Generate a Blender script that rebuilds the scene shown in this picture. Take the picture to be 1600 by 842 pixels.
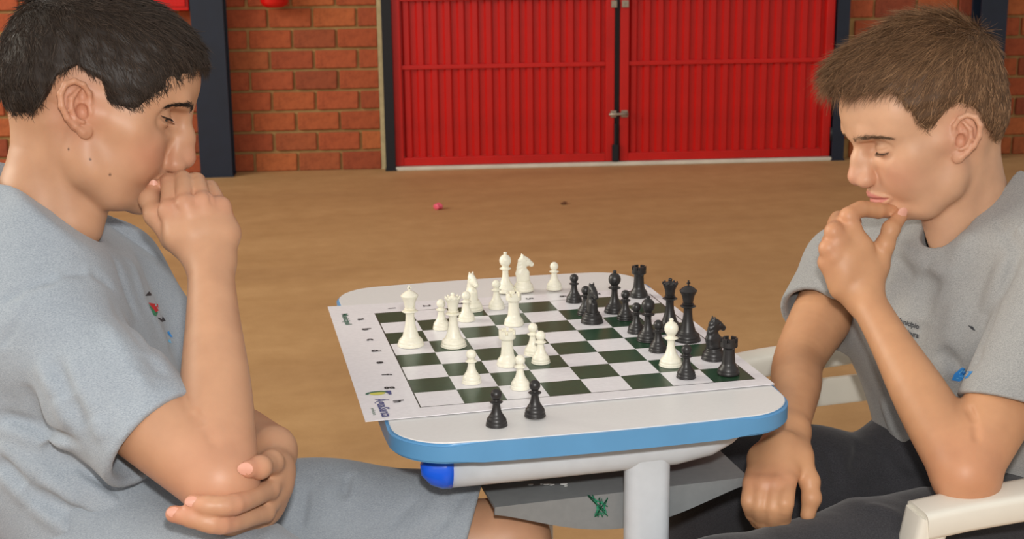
import bpy, bmesh, math, random
import numpy as np
from mathutils import Vector, Matrix

for _o in list(bpy.data.objects): bpy.data.objects.remove(_o)
SC = bpy.context.scene
COL = SC.collection

# ============================================================ camera, world, lights, exposure
CAM_P = np.array([-0.2285, -1.5175, 1.3058])
CAM_F = 2234.4
YAW, PITCH, ROLL = 0.2177, 0.2461, -0.0113
_fw = np.array([math.sin(YAW) * math.cos(PITCH), math.cos(YAW) * math.cos(PITCH), -math.sin(PITCH)])
_r0 = np.array([math.cos(YAW), -math.sin(YAW), 0.0]); _u0 = np.cross(_r0, _fw)
_rt = math.cos(ROLL) * _r0 + math.sin(ROLL) * _u0
_up = -math.sin(ROLL) * _r0 + math.cos(ROLL) * _u0
cam_d = bpy.data.cameras.new('camera')
cam_d.sensor_width = 36.0; cam_d.lens = CAM_F * 36.0 / 1600.0
cam_d.clip_start = 0.05; cam_d.clip_end = 100
cam_d.dof.use_dof = True; cam_d.dof.focus_distance = 1.58; cam_d.dof.aperture_fstop = 18.0
cam = bpy.data.objects.new('camera', cam_d); COL.objects.link(cam)
cam.matrix_world = Matrix(((_rt[0], _up[0], -_fw[0], CAM_P[0]), (_rt[1], _up[1], -_fw[1], CAM_P[1]), (_rt[2], _up[2], -_fw[2], CAM_P[2]), (0, 0, 0, 1)))
SC.camera = cam

def at(px, py, dist):
    """place in the room seen at a photo pixel, at a true distance in front of the camera"""
    return CAM_P + dist * (_fw + (px - 800) / CAM_F * _rt + (421 - py) / CAM_F * _up)
def on_z(px, py, z):
    d = _fw + (px - 800) / CAM_F * _rt + (421 - py) / CAM_F * _up
    return CAM_P + d * ((z - CAM_P[2]) / d[2])

SC.view_settings.view_transform = 'Standard'
SC.view_settings.look = 'None'
SC.view_settings.gamma = 1.0
SC.view_settings.exposure = 0.0

w = bpy.data.worlds.new('world'); SC.world = w; w.use_nodes = True
w.node_tree.nodes['Background'].inputs[0].default_value = (1.0, 0.95, 0.89, 1)
w.node_tree.nodes['Background'].inputs[1].default_value = 0.50

def area(name, loc, target, size, power, color=(1, 1, 1), size_y=None):
    ld = bpy.data.lights.new(name, 'AREA'); ld.energy = power; ld.color = color
    ld.size = size
    if size_y: ld.shape = 'RECTANGLE'; ld.size_y = size_y
    o = bpy.data.objects.new(name, ld); COL.objects.link(o)
    o.location = loc
    o.rotation_euler = (Vector(target) - Vector(loc)).to_track_quat('-Z', 'Y').to_euler()
    return o
# the camera's own flash, just above the lens
area('flash', CAM_P + 0.17 * _up + 0.03 * _rt - 0.02 * _fw, CAM_P + 2.0 * _fw, 0.07, 19.0, (1.0, 0.97, 0.93))
# daylight from the open sides of the hall
area('daylight', (-2.2, -3.6, 3.4), (0.3, 0.5, 0.8), 3.0, 30.0, (1.0, 0.97, 0.93))
area('daylight', (-5.2, 2.6, 3.2), (1.2, 2.6, 0.2), 4.0, 300.0, (1.0, 0.93, 0.80), 2.6)
# ============================================================ helpers: meshes
def new_obj(name, me, mat=None, parent=None):
    o = bpy.data.objects.new(name, me)
    COL.objects.link(o)
    if mat is not None and me is not None and len(me.materials) == 0:
        me.materials.append(mat)
    if parent is not None:
        o.parent = parent
    return o

def mesh_np(name, V, F, smooth=True, color=None):
    """V (n,3) array; F (m,k) array of same-size polygons or list"""
    me = bpy.data.meshes.new(name)
    V = np.asarray(V, np.float32)
    if isinstance(F, np.ndarray):
        m, k = F.shape
        me.vertices.add(len(V)); me.vertices.foreach_set('co', V.ravel())
        me.loops.add(m * k); me.loops.foreach_set('vertex_index', F.astype(np.int32).ravel())
        me.polygons.add(m)
        me.polygons.foreach_set('loop_start', np.arange(0, m * k, k, dtype=np.int32))
        me.polygons.foreach_set('loop_total', np.full(m, k, np.int32))
        me.update(calc_edges=True)
    else:
        me.from_pydata([tuple(map(float, v)) for v in V], [], F)
        me.update()
    if smooth:
        me.polygons.foreach_set('use_smooth', np.ones(len(me.polygons), bool))
    if color is not None:
        a = me.color_attributes.new('tint', 'FLOAT_COLOR', 'POINT')
        c = np.ones((len(V), 4), np.float32); c[:, :color.shape[1]] = color
        a.data.foreach_set('color', c.ravel())
    return me

def tag(o, label=None, cat=None, group=None, kind=None):
    if label: o['label'] = label
    if cat: o['category'] = cat
    if group: o['group'] = group
    if kind: o['kind'] = kind
    return o

def empty(name, loc=(0, 0, 0), rz=0.0):
    o = bpy.data.objects.new(name, None)
    o.empty_display_size = 0.05
    COL.objects.link(o); o.location = loc; o.rotation_euler = (0, 0, rz)
    return o

def box_bm(bm, lo, hi, bev=0.0, seg=2):
    r = bmesh.ops.create_cube(bm, size=1.0)
    lo = Vector(lo); hi = Vector(hi); c = (lo + hi) / 2; s = hi - lo
    for v in r['verts']:
        v.co = Vector((v.co.x * s.x, v.co.y * s.y, v.co.z * s.z)) + c
    if bev > 0:
        es = list({e for v in r['verts'] for e in v.link_edges})
        bmesh.ops.bevel(bm, geom=es, offset=bev, segments=seg, affect='EDGES', profile=0.6)
    return r

def bm_me(name, bm, smooth=False):
    bmesh.ops.recalc_face_normals(bm, faces=bm.faces)
    me = bpy.data.meshes.new(name); bm.to_mesh(me); bm.free()
    if smooth:
        me.polygons.foreach_set('use_smooth', np.ones(len(me.polygons), bool))
        try: me.set_sharp_from_angle(angle=math.radians(40))
        except Exception: pass
    return me

def lathe(profile, seg=32):
    """profile [(r,z)...] from bottom to top"""
    V = []; F = []
    n = len(profile)
    for r, z in profile:
        for i in range(seg):
            a = 2 * math.pi * i / seg
            V.append((r * math.cos(a), r * math.sin(a), z))
    for j in range(n - 1):
        for i in range(seg):
            i2 = (i + 1) % seg
            F.append((j * seg + i, j * seg + i2, (j + 1) * seg + i2, (j + 1) * seg + i))
    F.append(tuple(range(seg - 1, -1, -1)))
    F.append(tuple((n - 1) * seg + i for i in range(seg)))
    return V, F

def tube_mesh(pts, rad, seg=10, closed_ends=True):
    pts = [np.array(q, float) for q in pts]
    if not hasattr(rad, '__len__'): rad = [rad] * len(pts)
    V = []; F = []
    t0 = pts[1] - pts[0]; t0 /= np.linalg.norm(t0)
    ref = np.array([0, 0, 1.]) if abs(t0[2]) < .9 else np.array([1., 0, 0])
    for i, q in enumerate(pts):
        a = pts[max(i - 1, 0)]; b = pts[min(i + 1, len(pts) - 1)]
        t = b - a; t /= max(np.linalg.norm(t), 1e-9)
        n = ref - t * (ref @ t); n /= np.linalg.norm(n); bi = np.cross(t, n); ref = n
        for k in range(seg):
            an = 2 * math.pi * k / seg
            V.append(q + rad[i] * (math.cos(an) * n + math.sin(an) * bi))
    for i in range(len(pts) - 1):
        for k in range(seg):
            k2 = (k + 1) % seg
            F.append((i * seg + k, i * seg + k2, (i + 1) * seg + k2, (i + 1) * seg + k))
    if closed_ends:
        F.append(tuple(range(seg - 1, -1, -1)))
        F.append(tuple((len(pts) - 1) * seg + k for k in range(seg)))
    return V, F

def merge(parts):
    V = []; F = []
    for v, f in parts:
        o = len(V); V += [tuple(map(float, q)) for q in v]; F += [tuple(i + o for i in g) for g in f]
    return V, F

# ============================================================ helpers: sculpting volumes
f32 = np.float32
def smin(a, b, k):
    if k <= 0: return np.minimum(a, b)
    h = np.maximum(k - np.abs(a - b), 0) / k
    return np.minimum(a, b) - h * h * (k * .25)
def smax(a, b, k): return -smin(-a, -b, k)

class Vox:
    """signed-distance volume: shapes are blended in, then skinned by surface nets"""
    def __init__(s, lo, hi, res):
        s.lo = np.array(lo, f32); s.res = res
        s.n = np.ceil((np.array(hi) - np.array(lo)) / res).astype(int) + 1
        s.D = np.full(tuple(s.n), 1.0, f32); s.pad = .03
    def blank(s):
        o = Vox.__new__(Vox); o.lo = s.lo; o.res = s.res; o.n = s.n; o.pad = s.pad; o.D = np.full(s.D.shape, 1.0, f32)
        return o
    def sub(s, lo, hi, m):
        a = np.floor((np.array(lo) - m - s.lo) / s.res).astype(int)
        b = np.ceil((np.array(hi) + m - s.lo) / s.res).astype(int) + 1
        a = np.clip(a, 0, s.n); b = np.clip(b, 0, s.n)
        if np.any(b <= a): return None
        sl = tuple(slice(i, j) for i, j in zip(a, b))
        g = [(s.lo[i] + s.res * np.arange(a[i], b[i], dtype=f32)) for i in range(3)]
        return sl, g[0][:, None, None], g[1][None, :, None], g[2][None, None, :]
    def apply(s, fn, lo, hi, k=0.0, op='u', pad=0.0):
        q = s.sub(lo, hi, (max(k, s.pad) if op == 'u' else k) + 3 * s.res + pad)
        if q is None: return
        sl, X, Y, Z = q
        d = fn(X, Y, Z)
        A = s.D[sl]
        if op == 'u': s.D[sl] = smin(A, d, k)
        elif op == 'c': s.D[sl] = smax(A, -d, k)
        elif op == 'a': s.D[sl] = A + d
    def cap(s, a, b, ra, rb=None, k=0.0, op='u'):
        if rb is None: rb = ra
        a = np.array(a, f32); b = np.array(b, f32); R = max(ra, rb)
        ab = b - a; L2 = float(ab @ ab) + 1e-12
        def fn(X, Y, Z):
            px, py, pz = X - a[0], Y - a[1], Z - a[2]
            t = np.clip((px * ab[0] + py * ab[1] + pz * ab[2]) / L2, 0, 1)
            return np.sqrt((px - t * ab[0]) ** 2 + (py - t * ab[1]) ** 2 + (pz - t * ab[2]) ** 2) - (ra + (rb - ra) * t)
        s.apply(fn, np.minimum(a, b) - R, np.maximum(a, b) + R, k, op)
    def chain(s, pts, rad, k=0.0, op='u'):
        if not hasattr(rad, '__len__'): rad = [rad] * len(pts)
        for i in range(len(pts) - 1):
            s.cap(pts[i], pts[i + 1], rad[i], rad[i + 1], k, op)
    def limb(s, pts, rad, k=0.0, n=5):
        """one smooth tapering limb through the points"""
        P = [np.array(q, float) for q in pts]; P = [2 * P[0] - P[1]] + P + [2 * P[-1] - P[-2]]
        r_ = [rad[0]] + list(rad) + [rad[-1]]; Q = []; R = []
        for i in range(1, len(P) - 2):
            for j in range(n):
                t = j / n; h = lambda a, b, c, d: .5 * (2 * b + (c - a) * t + (2 * a - 5 * b + 4 * c - d) * t * t + (3 * b - a - 3 * c + d) * t ** 3)
                Q.append(h(*P[i - 1:i + 3])); R.append(float(h(*r_[i - 1:i + 3])))
        Q.append(P[-2]); R.append(rad[-1])
        Q = np.array(Q, f32); m = max(R)
        def fn(X, Y, Z):
            out = None
            for i in range(len(Q) - 1):
                a = Q[i]; ab = Q[i + 1] - a; L2 = float(ab @ ab) + 1e-12
                px, py, pz = X - a[0], Y - a[1], Z - a[2]
                t = np.clip((px * ab[0] + py * ab[1] + pz * ab[2]) / f32(L2), 0, 1)
                d = np.sqrt((px - t * ab[0]) ** 2 + (py - t * ab[1]) ** 2 + (pz - t * ab[2]) ** 2) - (f32(R[i]) + f32(R[i + 1] - R[i]) * t)
                out = d if out is None else np.minimum(out, d)
            return out
        s.apply(fn, Q.min(0) - m, Q.max(0) + m, k)
    def ell(s, c, r, k=0.0, op='u', M=None):
        c = np.array(c, f32); r = np.array(r, f32); M = np.eye(3) if M is None else np.array(M, float)
        R = np.abs(M) @ r
        def fn(X, Y, Z):
            px, py, pz = X - c[0], Y - c[1], Z - c[2]
            q = [(px * f32(M[0, i]) + py * f32(M[1, i]) + pz * f32(M[2, i])) for i in range(3)]
            k0 = np.sqrt((q[0] / r[0]) ** 2 + (q[1] / r[1]) ** 2 + (q[2] / r[2]) ** 2)
            k1 = np.sqrt((q[0] / r[0] ** 2) ** 2 + (q[1] / r[1] ** 2) ** 2 + (q[2] / r[2] ** 2) ** 2) + 1e-6
            return k0 * (k0 - 1) / k1
        s.apply(fn, c - R, c + R, k, op)
    def bump(s, c, r, amp, M=None):
        """push the surface out (amp>0) or in by a soft ellipsoidal bump"""
        c = np.array(c, f32); r = np.array(r, f32); M = np.eye(3) if M is None else np.array(M, float)
        R = np.abs(M) @ r * 2.2
        def fn(X, Y, Z):
            px, py, pz = X - c[0], Y - c[1], Z - c[2]
            q = [(px * f32(M[0, i]) + py * f32(M[1, i]) + pz * f32(M[2, i])) for i in range(3)]
            return -amp * np.exp(-((q[0] / r[0]) ** 2 + (q[1] / r[1]) ** 2 + (q[2] / r[2]) ** 2))
        s.apply(fn, c - R, c + R, 0, 'a')
    def crease(s, a, b, w, amp, k=None):
        """soft linear fold along a-b: amp>0 a ridge, amp<0 a groove"""
        a = np.array(a, f32); b = np.array(b, f32); ab = b - a; L2 = float(ab @ ab) + 1e-12
        def fn(X, Y, Z):
            px, py, pz = X - a[0], Y - a[1], Z - a[2]
            t0 = (px * ab[0] + py * ab[1] + pz * ab[2]) / L2
            t = np.clip(t0, 0, 1)
            d2 = (px - t * ab[0]) ** 2 + (py - t * ab[1]) ** 2 + (pz - t * ab[2]) ** 2
            return -amp * np.exp(-d2 / (w * w)) * np.clip(1.15 - np.abs(2 * t - 1) ** 2, 0, 1)
        m = w * 2.2
        s.apply(fn, np.minimum(a, b) - m, np.maximum(a, b) + m, 0, 'a')
    def plane_cut(s, o, n, lo, hi, k=0.0):
        """remove everything on the +n side of the plane, inside the box lo-hi"""
        o = np.array(o, f32); n = np.array(n, f32); n = n / np.linalg.norm(n)
        q = s.sub(lo, hi, 0)
        if q is None: return
        sl, X, Y, Z = q
        d = (X - o[0]) * n[0] + (Y - o[1]) * n[1] + (Z - o[2]) * n[2]
        s.D[sl] = smax(s.D[sl], d, k)
    def march(s, o, d, t0=0.0, t1=0.3, step=None, inside_out=True):
        """walk along a ray and return where it crosses the surface"""
        step = step or s.res * .5
        d = np.array(d, float); d /= np.linalg.norm(d)
        T = np.arange(t0, t1, step); P = np.array(o, float)[None] + T[:, None] * d
        G = (P - s.lo) / s.res
        ins = np.all((G >= 0) & (G <= s.n - 1), axis=1)
        v = np.ones(len(P)); G = G[ins]
        B = np.clip(np.floor(G).astype(int), 0, s.n - 2); fr = G - B; acc = np.zeros(len(G))
        for i in (0, 1):
            for j in (0, 1):
                for k_ in (0, 1):
                    w_ = (fr[:, 0] if i else 1 - fr[:, 0]) * (fr[:, 1] if j else 1 - fr[:, 1]) * (fr[:, 2] if k_ else 1 - fr[:, 2])
                    acc += w_ * np.minimum(s.D[B[:, 0] + i, B[:, 1] + j, B[:, 2] + k_], .05)
        v[ins] = acc
        if inside_out: k = np.nonzero(v > 0)[0]
        else: k = np.nonzero(v < 0)[0]
        if len(k) == 0: return None
        k = k[0]
        if k > 0 and v[k - 1] != v[k] and abs(v[k]) < .5 and abs(v[k - 1]) < .5:
            return P[k - 1] + (P[k] - P[k - 1]) * (v[k - 1] / (v[k - 1] - v[k]))
        return P[k]
    def seen(s, px, py):
        """surface point seen at a photo pixel"""
        d = at(px, py, 1.0) - CAM_P
        return s.march(CAM_P, d, .8, 3.0, inside_out=False)
    def fold(s, pix, w, amp):
        """a cloth fold running through photo pixels, laid on the surface"""
        q = [s.seen(*p_) for p_ in pix]
        q = [p_ for p_ in q if p_ is not None]
        for i in range(len(q) - 1):
            if np.linalg.norm(q[i + 1] - q[i]) < .25: s.crease(q[i], q[i + 1], w, amp * 1.3)
    def slab(s, pts, la, lb, lat, k=0.0, op='u'):
        """elliptic limb: half width la along lat, lb across"""
        pts = [np.array(q_, float) for q_ in pts]
        for i in range(len(pts) - 1):
            a, b = pts[i], pts[i + 1]; ab = b - a; L = np.linalg.norm(ab); ax = ab / L
            l_ = np.array(lat if not isinstance(lat, list) else lat[i], float); l_ = l_ - ax * (l_ @ ax); l_ /= np.linalg.norm(l_)
            m_ = np.cross(ax, l_)
            A0, A1, B0, B1 = la[i], la[i + 1], lb[i], lb[i + 1]
            def fn(X, Y, Z, a=a.astype(f32), ax=ax.astype(f32), l_=l_.astype(f32), m_=m_.astype(f32)):
                px, py, pz = X - a[0], Y - a[1], Z - a[2]
                h = px * ax[0] + py * ax[1] + pz * ax[2]
                t = np.clip(h / f32(L), 0, 1)
                e = h - t * f32(L)
                u = (px * l_[0] + py * l_[1] + pz * l_[2]); v = (px * m_[0] + py * m_[1] + pz * m_[2])
                ra = f32(A0) + f32(A1 - A0) * t; rb = f32(B0) + f32(B1 - B0) * t
                r_ = np.minimum(ra, rb)
                k0 = np.sqrt((u / ra) ** 2 + (v / rb) ** 2 + (e / r_) ** 2)
                k1 = np.sqrt((u / ra ** 2) ** 2 + (v / rb ** 2) ** 2 + (e / r_ ** 2) ** 2) + 1e-6
                return k0 * (k0 - 1) / k1
            R = max(A0, A1, B0, B1)
            s.apply(fn, np.minimum(a, b) - R, np.maximum(a, b) + R, k, op)
    def mesh(s, relax=2):
        D = s.D
        D[0] = D[-1] = 1; D[:, 0] = D[:, -1] = 1; D[:, :, 0] = D[:, :, -1] = 1
        S = D < 0
        n0, n1, n2 = D.shape
        c = np.zeros((n0 - 1, n1 - 1, n2 - 1), np.int8)
        for i in (0, 1):
            for j in (0, 1):
                for k in (0, 1):
                    c += S[i:n0 - 1 + i, j:n1 - 1 + j, k:n2 - 1 + k]
        act = (c > 0) & (c < 8)
        I, J, K = np.nonzero(act)
        idx = np.full(act.shape, -1, np.int32); idx[I, J, K] = np.arange(len(I))
        P = np.zeros((len(I), 3)); W = np.zeros(len(I))
        corners = [(i, j, k) for i in (0, 1) for j in (0, 1) for k in (0, 1)]
        vals = {q: np.clip(D[I + q[0], J + q[1], K + q[2]], -.05, .05) for q in corners}
        for q in corners:
            for ax in range(3):
                if q[ax] == 1: continue
                q2 = list(q); q2[ax] = 1; q2 = tuple(q2)
                a, b = vals[q], vals[q2]
                m = (a < 0) != (b < 0)
                t = np.where(m, a / np.where(m, a - b, 1), 0)
                pt = np.array(q, float)[None] + 0 * P
                pt[:, ax] = t
                P[m] += pt[m]; W += m
        P /= W[:, None]
        V = (P + np.stack([I, J, K], 1)) * s.res + s.lo
        quads = []
        for ax in range(3):
            a = S[tuple(slice(0, -1) if i == ax else slice(1, -1) for i in range(3))]
            b = S[tuple(slice(1, None) if i == ax else slice(1, -1) for i in range(3))]
            u, v = (ax + 1) % 3, (ax + 2) % 3
            for flip in (0, 1):
                m = (a & ~b) if flip == 0 else (~a & b)
                Q = np.stack(np.nonzero(m), 1)
                off = np.zeros(3, int); off[u] = 1; off[v] = 1
                Q = Q + off
                def cell(du, dv):
                    e = Q.copy(); e[:, u] -= du; e[:, v] -= dv
                    return idx[e[:, 0], e[:, 1], e[:, 2]]
                q4 = np.stack([cell(1, 1), cell(0, 1), cell(0, 0), cell(1, 0)], 1)
                if flip: q4 = q4[:, ::-1]
                quads.append(q4)
        F = np.concatenate(quads)
        F = F[(F >= 0).all(1)]
        E = np.concatenate([F[:, [0, 1]], F[:, [1, 2]], F[:, [2, 3]], F[:, [3, 0]]])
        for it in range(relax):
            for lam in (.5, -.52):
                A = np.zeros_like(V); cn = np.bincount(E[:, 0], minlength=len(V)) + np.bincount(E[:, 1], minlength=len(V))
                for d in range(3):
                    A[:, d] = np.bincount(E[:, 0], V[E[:, 1], d], len(V)) + np.bincount(E[:, 1], V[E[:, 0], d], len(V))
                A /= np.maximum(cn, 1)[:, None]
                V = V + lam * (A - V)
        return V, F

def vnormals(V, F):
    n = np.cross(V[F[:, 2]] - V[F[:, 0]], V[F[:, 3]] - V[F[:, 1]])
    N = np.zeros_like(V)
    for c in range(4):
        for d in range(3):
            N[:, d] += np.bincount(F[:, c], n[:, d], len(V))
    return N / (np.linalg.norm(N, axis=1)[:, None] + 1e-12)

def rot_head(az, pt, ro):
    f = np.array([math.cos(az) * math.cos(pt), math.sin(az) * math.cos(pt), -math.sin(pt)])
    l = np.cross([0, 0, 1], f); l /= np.linalg.norm(l); u = np.cross(f, l)
    return np.stack([f, math.cos(ro) * l + math.sin(ro) * u, -math.sin(ro) * l + math.cos(ro) * u], 1)

def blob(P, c, r):
    return np.exp(-(((P - np.array(c)) / np.array(r)) ** 2).sum(1))

def strands(roots, dirs, norms, length, rad, rng, lift=.15, curl=.2, seg=4, droop=None, jitter=.25):
    """thin three-sided tapered hairs, all joined into one mesh"""
    n = len(roots)
    L = length if hasattr(length, '__len__') else np.full(n, length)
    P = roots.copy(); d = dirs + rng.normal(0, jitter, dirs.shape)
    d = d - norms * ((d * norms).sum(1))[:, None] + norms * lift
    d /= np.linalg.norm(d, axis=1)[:, None]
    rings = []
    side = np.cross(d, norms); side /= np.linalg.norm(side, axis=1)[:, None] + 1e-9
    c0 = rng.normal(0, curl, (n, 1))
    for s in range(seg + 1):
        t = s / seg
        w = rad * (1 - .85 * t ** 1.5)
        nn = np.cross(side, d)
        ring = np.stack([P + w * side, P - .5 * w * side + .87 * w * nn, P - .5 * w * side - .87 * w * nn], 1)
        rings.append(ring)
        d = d + side * c0 / seg - norms * (lift * .9) / seg
        if droop is not None: d = d + droop / seg
        d /= np.linalg.norm(d, axis=1)[:, None]
        P = P + d * (L / seg)[:, None]
    V = np.stack(rings, 1).reshape(n, (seg + 1) * 3, 3)
    base = (np.arange(n) * (seg + 1) * 3)[:, None, None]
    f = []
    for s in range(seg):
        for k in range(3):
            k2 = (k + 1) % 3
            f.append([s * 3 + k, s * 3 + k2, (s + 1) * 3 + k2, (s + 1) * 3 + k])
    F = (np.array(f)[None] + base).reshape(-1, 4)
    return V.reshape(-1, 3), F
# ============================================================ materials
def lin(r, g, b):
    return tuple(((c / 255) / 12.92 if c / 255 <= .04045 else (((c / 255) + .055) / 1.055) ** 2.4) for c in (r, g, b)) + (1.0,)

class NT:
    def __init__(s, name):
        s.m = bpy.data.materials.new(name); s.m.use_nodes = True
        s.t = s.m.node_tree; s.b = s.t.nodes['Principled BSDF']
    def n(s, typ, **kw):
        o = s.t.nodes.new(typ)
        for k, v in kw.items():
            if k.startswith('_'): setattr(o, k[1:], v)
            else: o.inputs[k.replace('__', ' ')].default_value = v
        return o
    def l(s, a, b): s.t.links.new(a, b)
    def coord(s, kind='Object', scale=(1, 1, 1), rot=(0, 0, 0)):
        c = s.n('ShaderNodeTexCoord'); mp = s.n('ShaderNodeMapping')
        mp.inputs['Scale'].default_value = scale; mp.inputs['Rotation'].default_value = rot
        s.l(c.outputs[kind], mp.inputs[0]); return mp.outputs[0]
    def noise(s, vec, scale, detail=3, rough=.5):
        o = s.n('ShaderNodeTexNoise'); o.inputs['Scale'].default_value = scale; o.inputs['Detail'].default_value = detail; o.inputs['Roughness'].default_value = rough
        s.l(vec, o.inputs['Vector']); return o.outputs['Fac']
    def ramp(s, fac, stops):
        o = s.n('ShaderNodeValToRGB'); cr = o.color_ramp
        while len(cr.elements) < len(stops): cr.elements.new(.5)
        for e, (p_, c) in zip(cr.elements, stops): e.position = p_; e.color = c
        s.l(fac, o.inputs[0]); return o.outputs[0]
    def mix(s, fac, a, b, mode='MIX'):
        o = s.n('ShaderNodeMix'); o.data_type = 'RGBA'; o.blend_type = mode
        for sock, v in ((o.inputs[0], fac), (o.inputs[6], a), (o.inputs[7], b)):
            if hasattr(v, 'is_linked') or hasattr(v, 'links'): s.l(v, sock)
            else: sock.default_value = v
        return o.outputs[2]
    def bump(s, h, strength=.3, dist=.001, prev=None):
        o = s.n('ShaderNodeBump'); o.inputs['Strength'].default_value = strength; o.inputs['Distance'].default_value = dist
        s.l(h, o.inputs['Height'])
        if prev is not None: s.l(prev, o.inputs['Normal'])
        return o.outputs[0]
    def base(s, c):
        if hasattr(c, 'links'): s.l(c, s.b.inputs['Base Color'])
        else: s.b.inputs['Base Color'].default_value = c
        return s
    def set(s, **kw):
        for k, v in kw.items(): s.b.inputs[k.replace('_', ' ')].default_value = v
        return s

def simple(name, col, rough=.5, spec=.5, metal=0.0, coat=0.0, vary=.06, scale=60, bump=.05):
    """one colour with a little grain so that no surface is perfectly even"""
    m = NT(name); v = m.coord()
    n = m.noise(v, scale, 4)
    lo = tuple(c * (1 - vary) for c in col[:3]) + (1,); hi = tuple(min(c * (1 + vary), 1) for c in col[:3]) + (1,)
    m.base(m.ramp(n, [(.3, lo), (.7, hi)]))
    m.set(Roughness=rough, Metallic=metal); m.b.inputs['Specular IOR Level'].default_value = spec
    if coat: m.b.inputs['Coat Weight'].default_value = coat
    if bump: m.l(m.bump(n, bump, .001), m.b.inputs['Normal'])
    return m.m

# skin
m = NT('skin'); a = m.n('ShaderNodeVertexColor'); a.layer_name = 'tint'
v = m.coord()
mott = m.ramp(m.noise(v, 26, 4), [(.3, (.86, .84, .84, 1)), (.7, (1.0, 1.0, 1.0, 1))])
m.base(m.mix(1.0, a.outputs[0], mott, 'MULTIPLY'))
m.set(Roughness=.46); m.b.inputs['Specular IOR Level'].default_value = .38
m.b.inputs['Subsurface Weight'].default_value = .12
m.b.inputs['Subsurface Radius'].default_value = (1.0, .35, .18); m.b.inputs['Subsurface Scale'].default_value = .006
pore = m.noise(v, 900, 3)
m.l(m.bump(pore, .10, .0006), m.b.inputs['Normal'])
M_SKIN = m.m
M_NAIL = simple('nail', (.66, .33, .24, 1), .42, .35, vary=.03)
m = NT('hair'); a = m.n('ShaderNodeVertexColor'); a.layer_name = 'tint'
m.base(a.outputs[0]); m.set(Roughness=.55); m.b.inputs['Specular IOR Level'].default_value = .35
M_HAIR = m.m
# eye: white, iris and pupil by angle from the gaze axis (local +Z)
m = NT('eye'); c = m.n('ShaderNodeTexCoord'); sp = m.n('ShaderNodeSeparateXYZ'); m.l(c.outputs['Object'], sp.inputs[0])
m.base(m.ramp(sp.outputs[2], [(0, lin(214, 200, 190)), (.0104, lin(200, 185, 175)), (.0106, lin(35, 24, 18)), (.01165, lin(70, 46, 30)), (.0118, lin(8, 6, 6))]))
m.set(Roughness=.12); M_EYE = m.m

def cloth(name, col, dark, light, knit=1.0, rough=.9):
    m = NT(name); v = m.coord()
    st = m.coord(scale=(1, 1, 3.2))
    n1 = m.noise(st, 520, 3, .6); n2 = m.noise(v, 14, 4)
    c1 = m.ramp(n1, [(.25, dark), (.5, col), (.75, light)])
    c2 = m.ramp(n2, [(.3, (.90, .90, .91, 1)), (.7, (1, 1, 1, 1))])
    m.base(m.mix(1.0, c1, c2, 'MULTIPLY'))
    m.set(Roughness=rough); m.b.inputs['Specular IOR Level'].default_value = .2
    m.b.inputs['Sheen Weight'].default_value = .15
    b1 = m.bump(m.noise(st, 700, 2), .25 * knit, .0008)
    wr = m.noise(v, 30, 4, .55)
    m.l(m.bump(wr, .35, .004, b1), m.b.inputs['Normal'])
    return m.m
M_SHIRT_L = cloth('grey_jersey_left', lin(158, 167, 176), lin(134, 143, 153), lin(178, 186, 193))
M_SHIRT_R = cloth('grey_jersey_right', lin(158, 158, 156), lin(132, 133, 133), lin(180, 179, 177))
M_SHORTS = cloth('grey_shorts_cloth', lin(150, 158, 166), lin(132, 140, 149), lin(166, 174, 181))
M_TROUSERS = cloth('charcoal_trouser_cloth', lin(58, 58, 62), lin(44, 44, 48), lin(72, 72, 76), .5)

# setting
m = NT('floor_concrete'); v = m.coord(); vs = m.coord(scale=(.35, 1.6, 1))
n1 = m.noise(vs, 1.4, 5, .6); n2 = m.noise(v, 9, 5, .65); n3 = m.noise(v, 120, 3)
c = m.ramp(n1, [(.25, lin(174, 135, 92)), (.5, lin(188, 148, 101)), (.75, lin(200, 160, 112))])
c2 = m.ramp(n2, [(.35, (.90, .88, .84, 1)), (.65, (1, 1, 1, 1))])
c3 = m.ramp(n3, [(.3, (.95, .95, .95, 1)), (.7, (1, 1, 1, 1))])
m.base(m.mix(1.0, m.mix(1.0, c, c2, 'MULTIPLY'), c3, 'MULTIPLY')); m.set(Roughness=.62); m.b.inputs['Specular IOR Level'].default_value = .35
m.l(m.bump(n2, .1, .002), m.b.inputs['Normal']); M_FLOOR = m.m

m = NT('brick_clay'); oi = m.n('ShaderNodeObjectInfo'); v = m.coord()
c = m.ramp(oi.outputs['Random'], [(0, lin(158, 74, 44)), (.25, lin(178, 88, 52)), (.5, lin(170, 82, 46)), (.75, lin(190, 106, 58)), (1, lin(140, 64, 42))])
n1 = m.noise(v, 22, 5, .7); n2 = m.noise(v, 90, 4)
c2 = m.ramp(n1, [(.3, (.62, .58, .55, 1)), (.5, (.95, .95, .95, 1)), (.7, (1.08, 1.1, 1.1, 1))])
m.base(m.mix(1.0, c, c2, 'MULTIPLY')); m.set(Roughness=.85)
m.l(m.bump(n2, .4, .004), m.b.inputs['Normal']); M_BRICK = m.m
M_MORTAR = simple('mortar', lin(172, 140, 92), .95, .2, vary=.16, scale=18, bump=.4)
M_CREAM = simple('cream_render', lin(196, 180, 140), .9, .2, vary=.12, scale=30, bump=.3)
M_NAVY = simple('navy_paint', lin(20, 33, 52), .45, .5, vary=.12, scale=12, bump=.05)
M_BLACKP = simple('black_paint', lin(22, 25, 32), .5, .4, vary=.1)
M_RED = simple('red_gate_paint', lin(196, 20, 14), .42, .45, vary=.10, scale=7, bump=.05)
M_REDX = simple('red_gloss_paint', lin(205, 22, 20), .22, .5, vary=.03)
M_SILL = simple('white_sill_paint', lin(216, 210, 196), .7, .3, vary=.10, scale=9)
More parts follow.
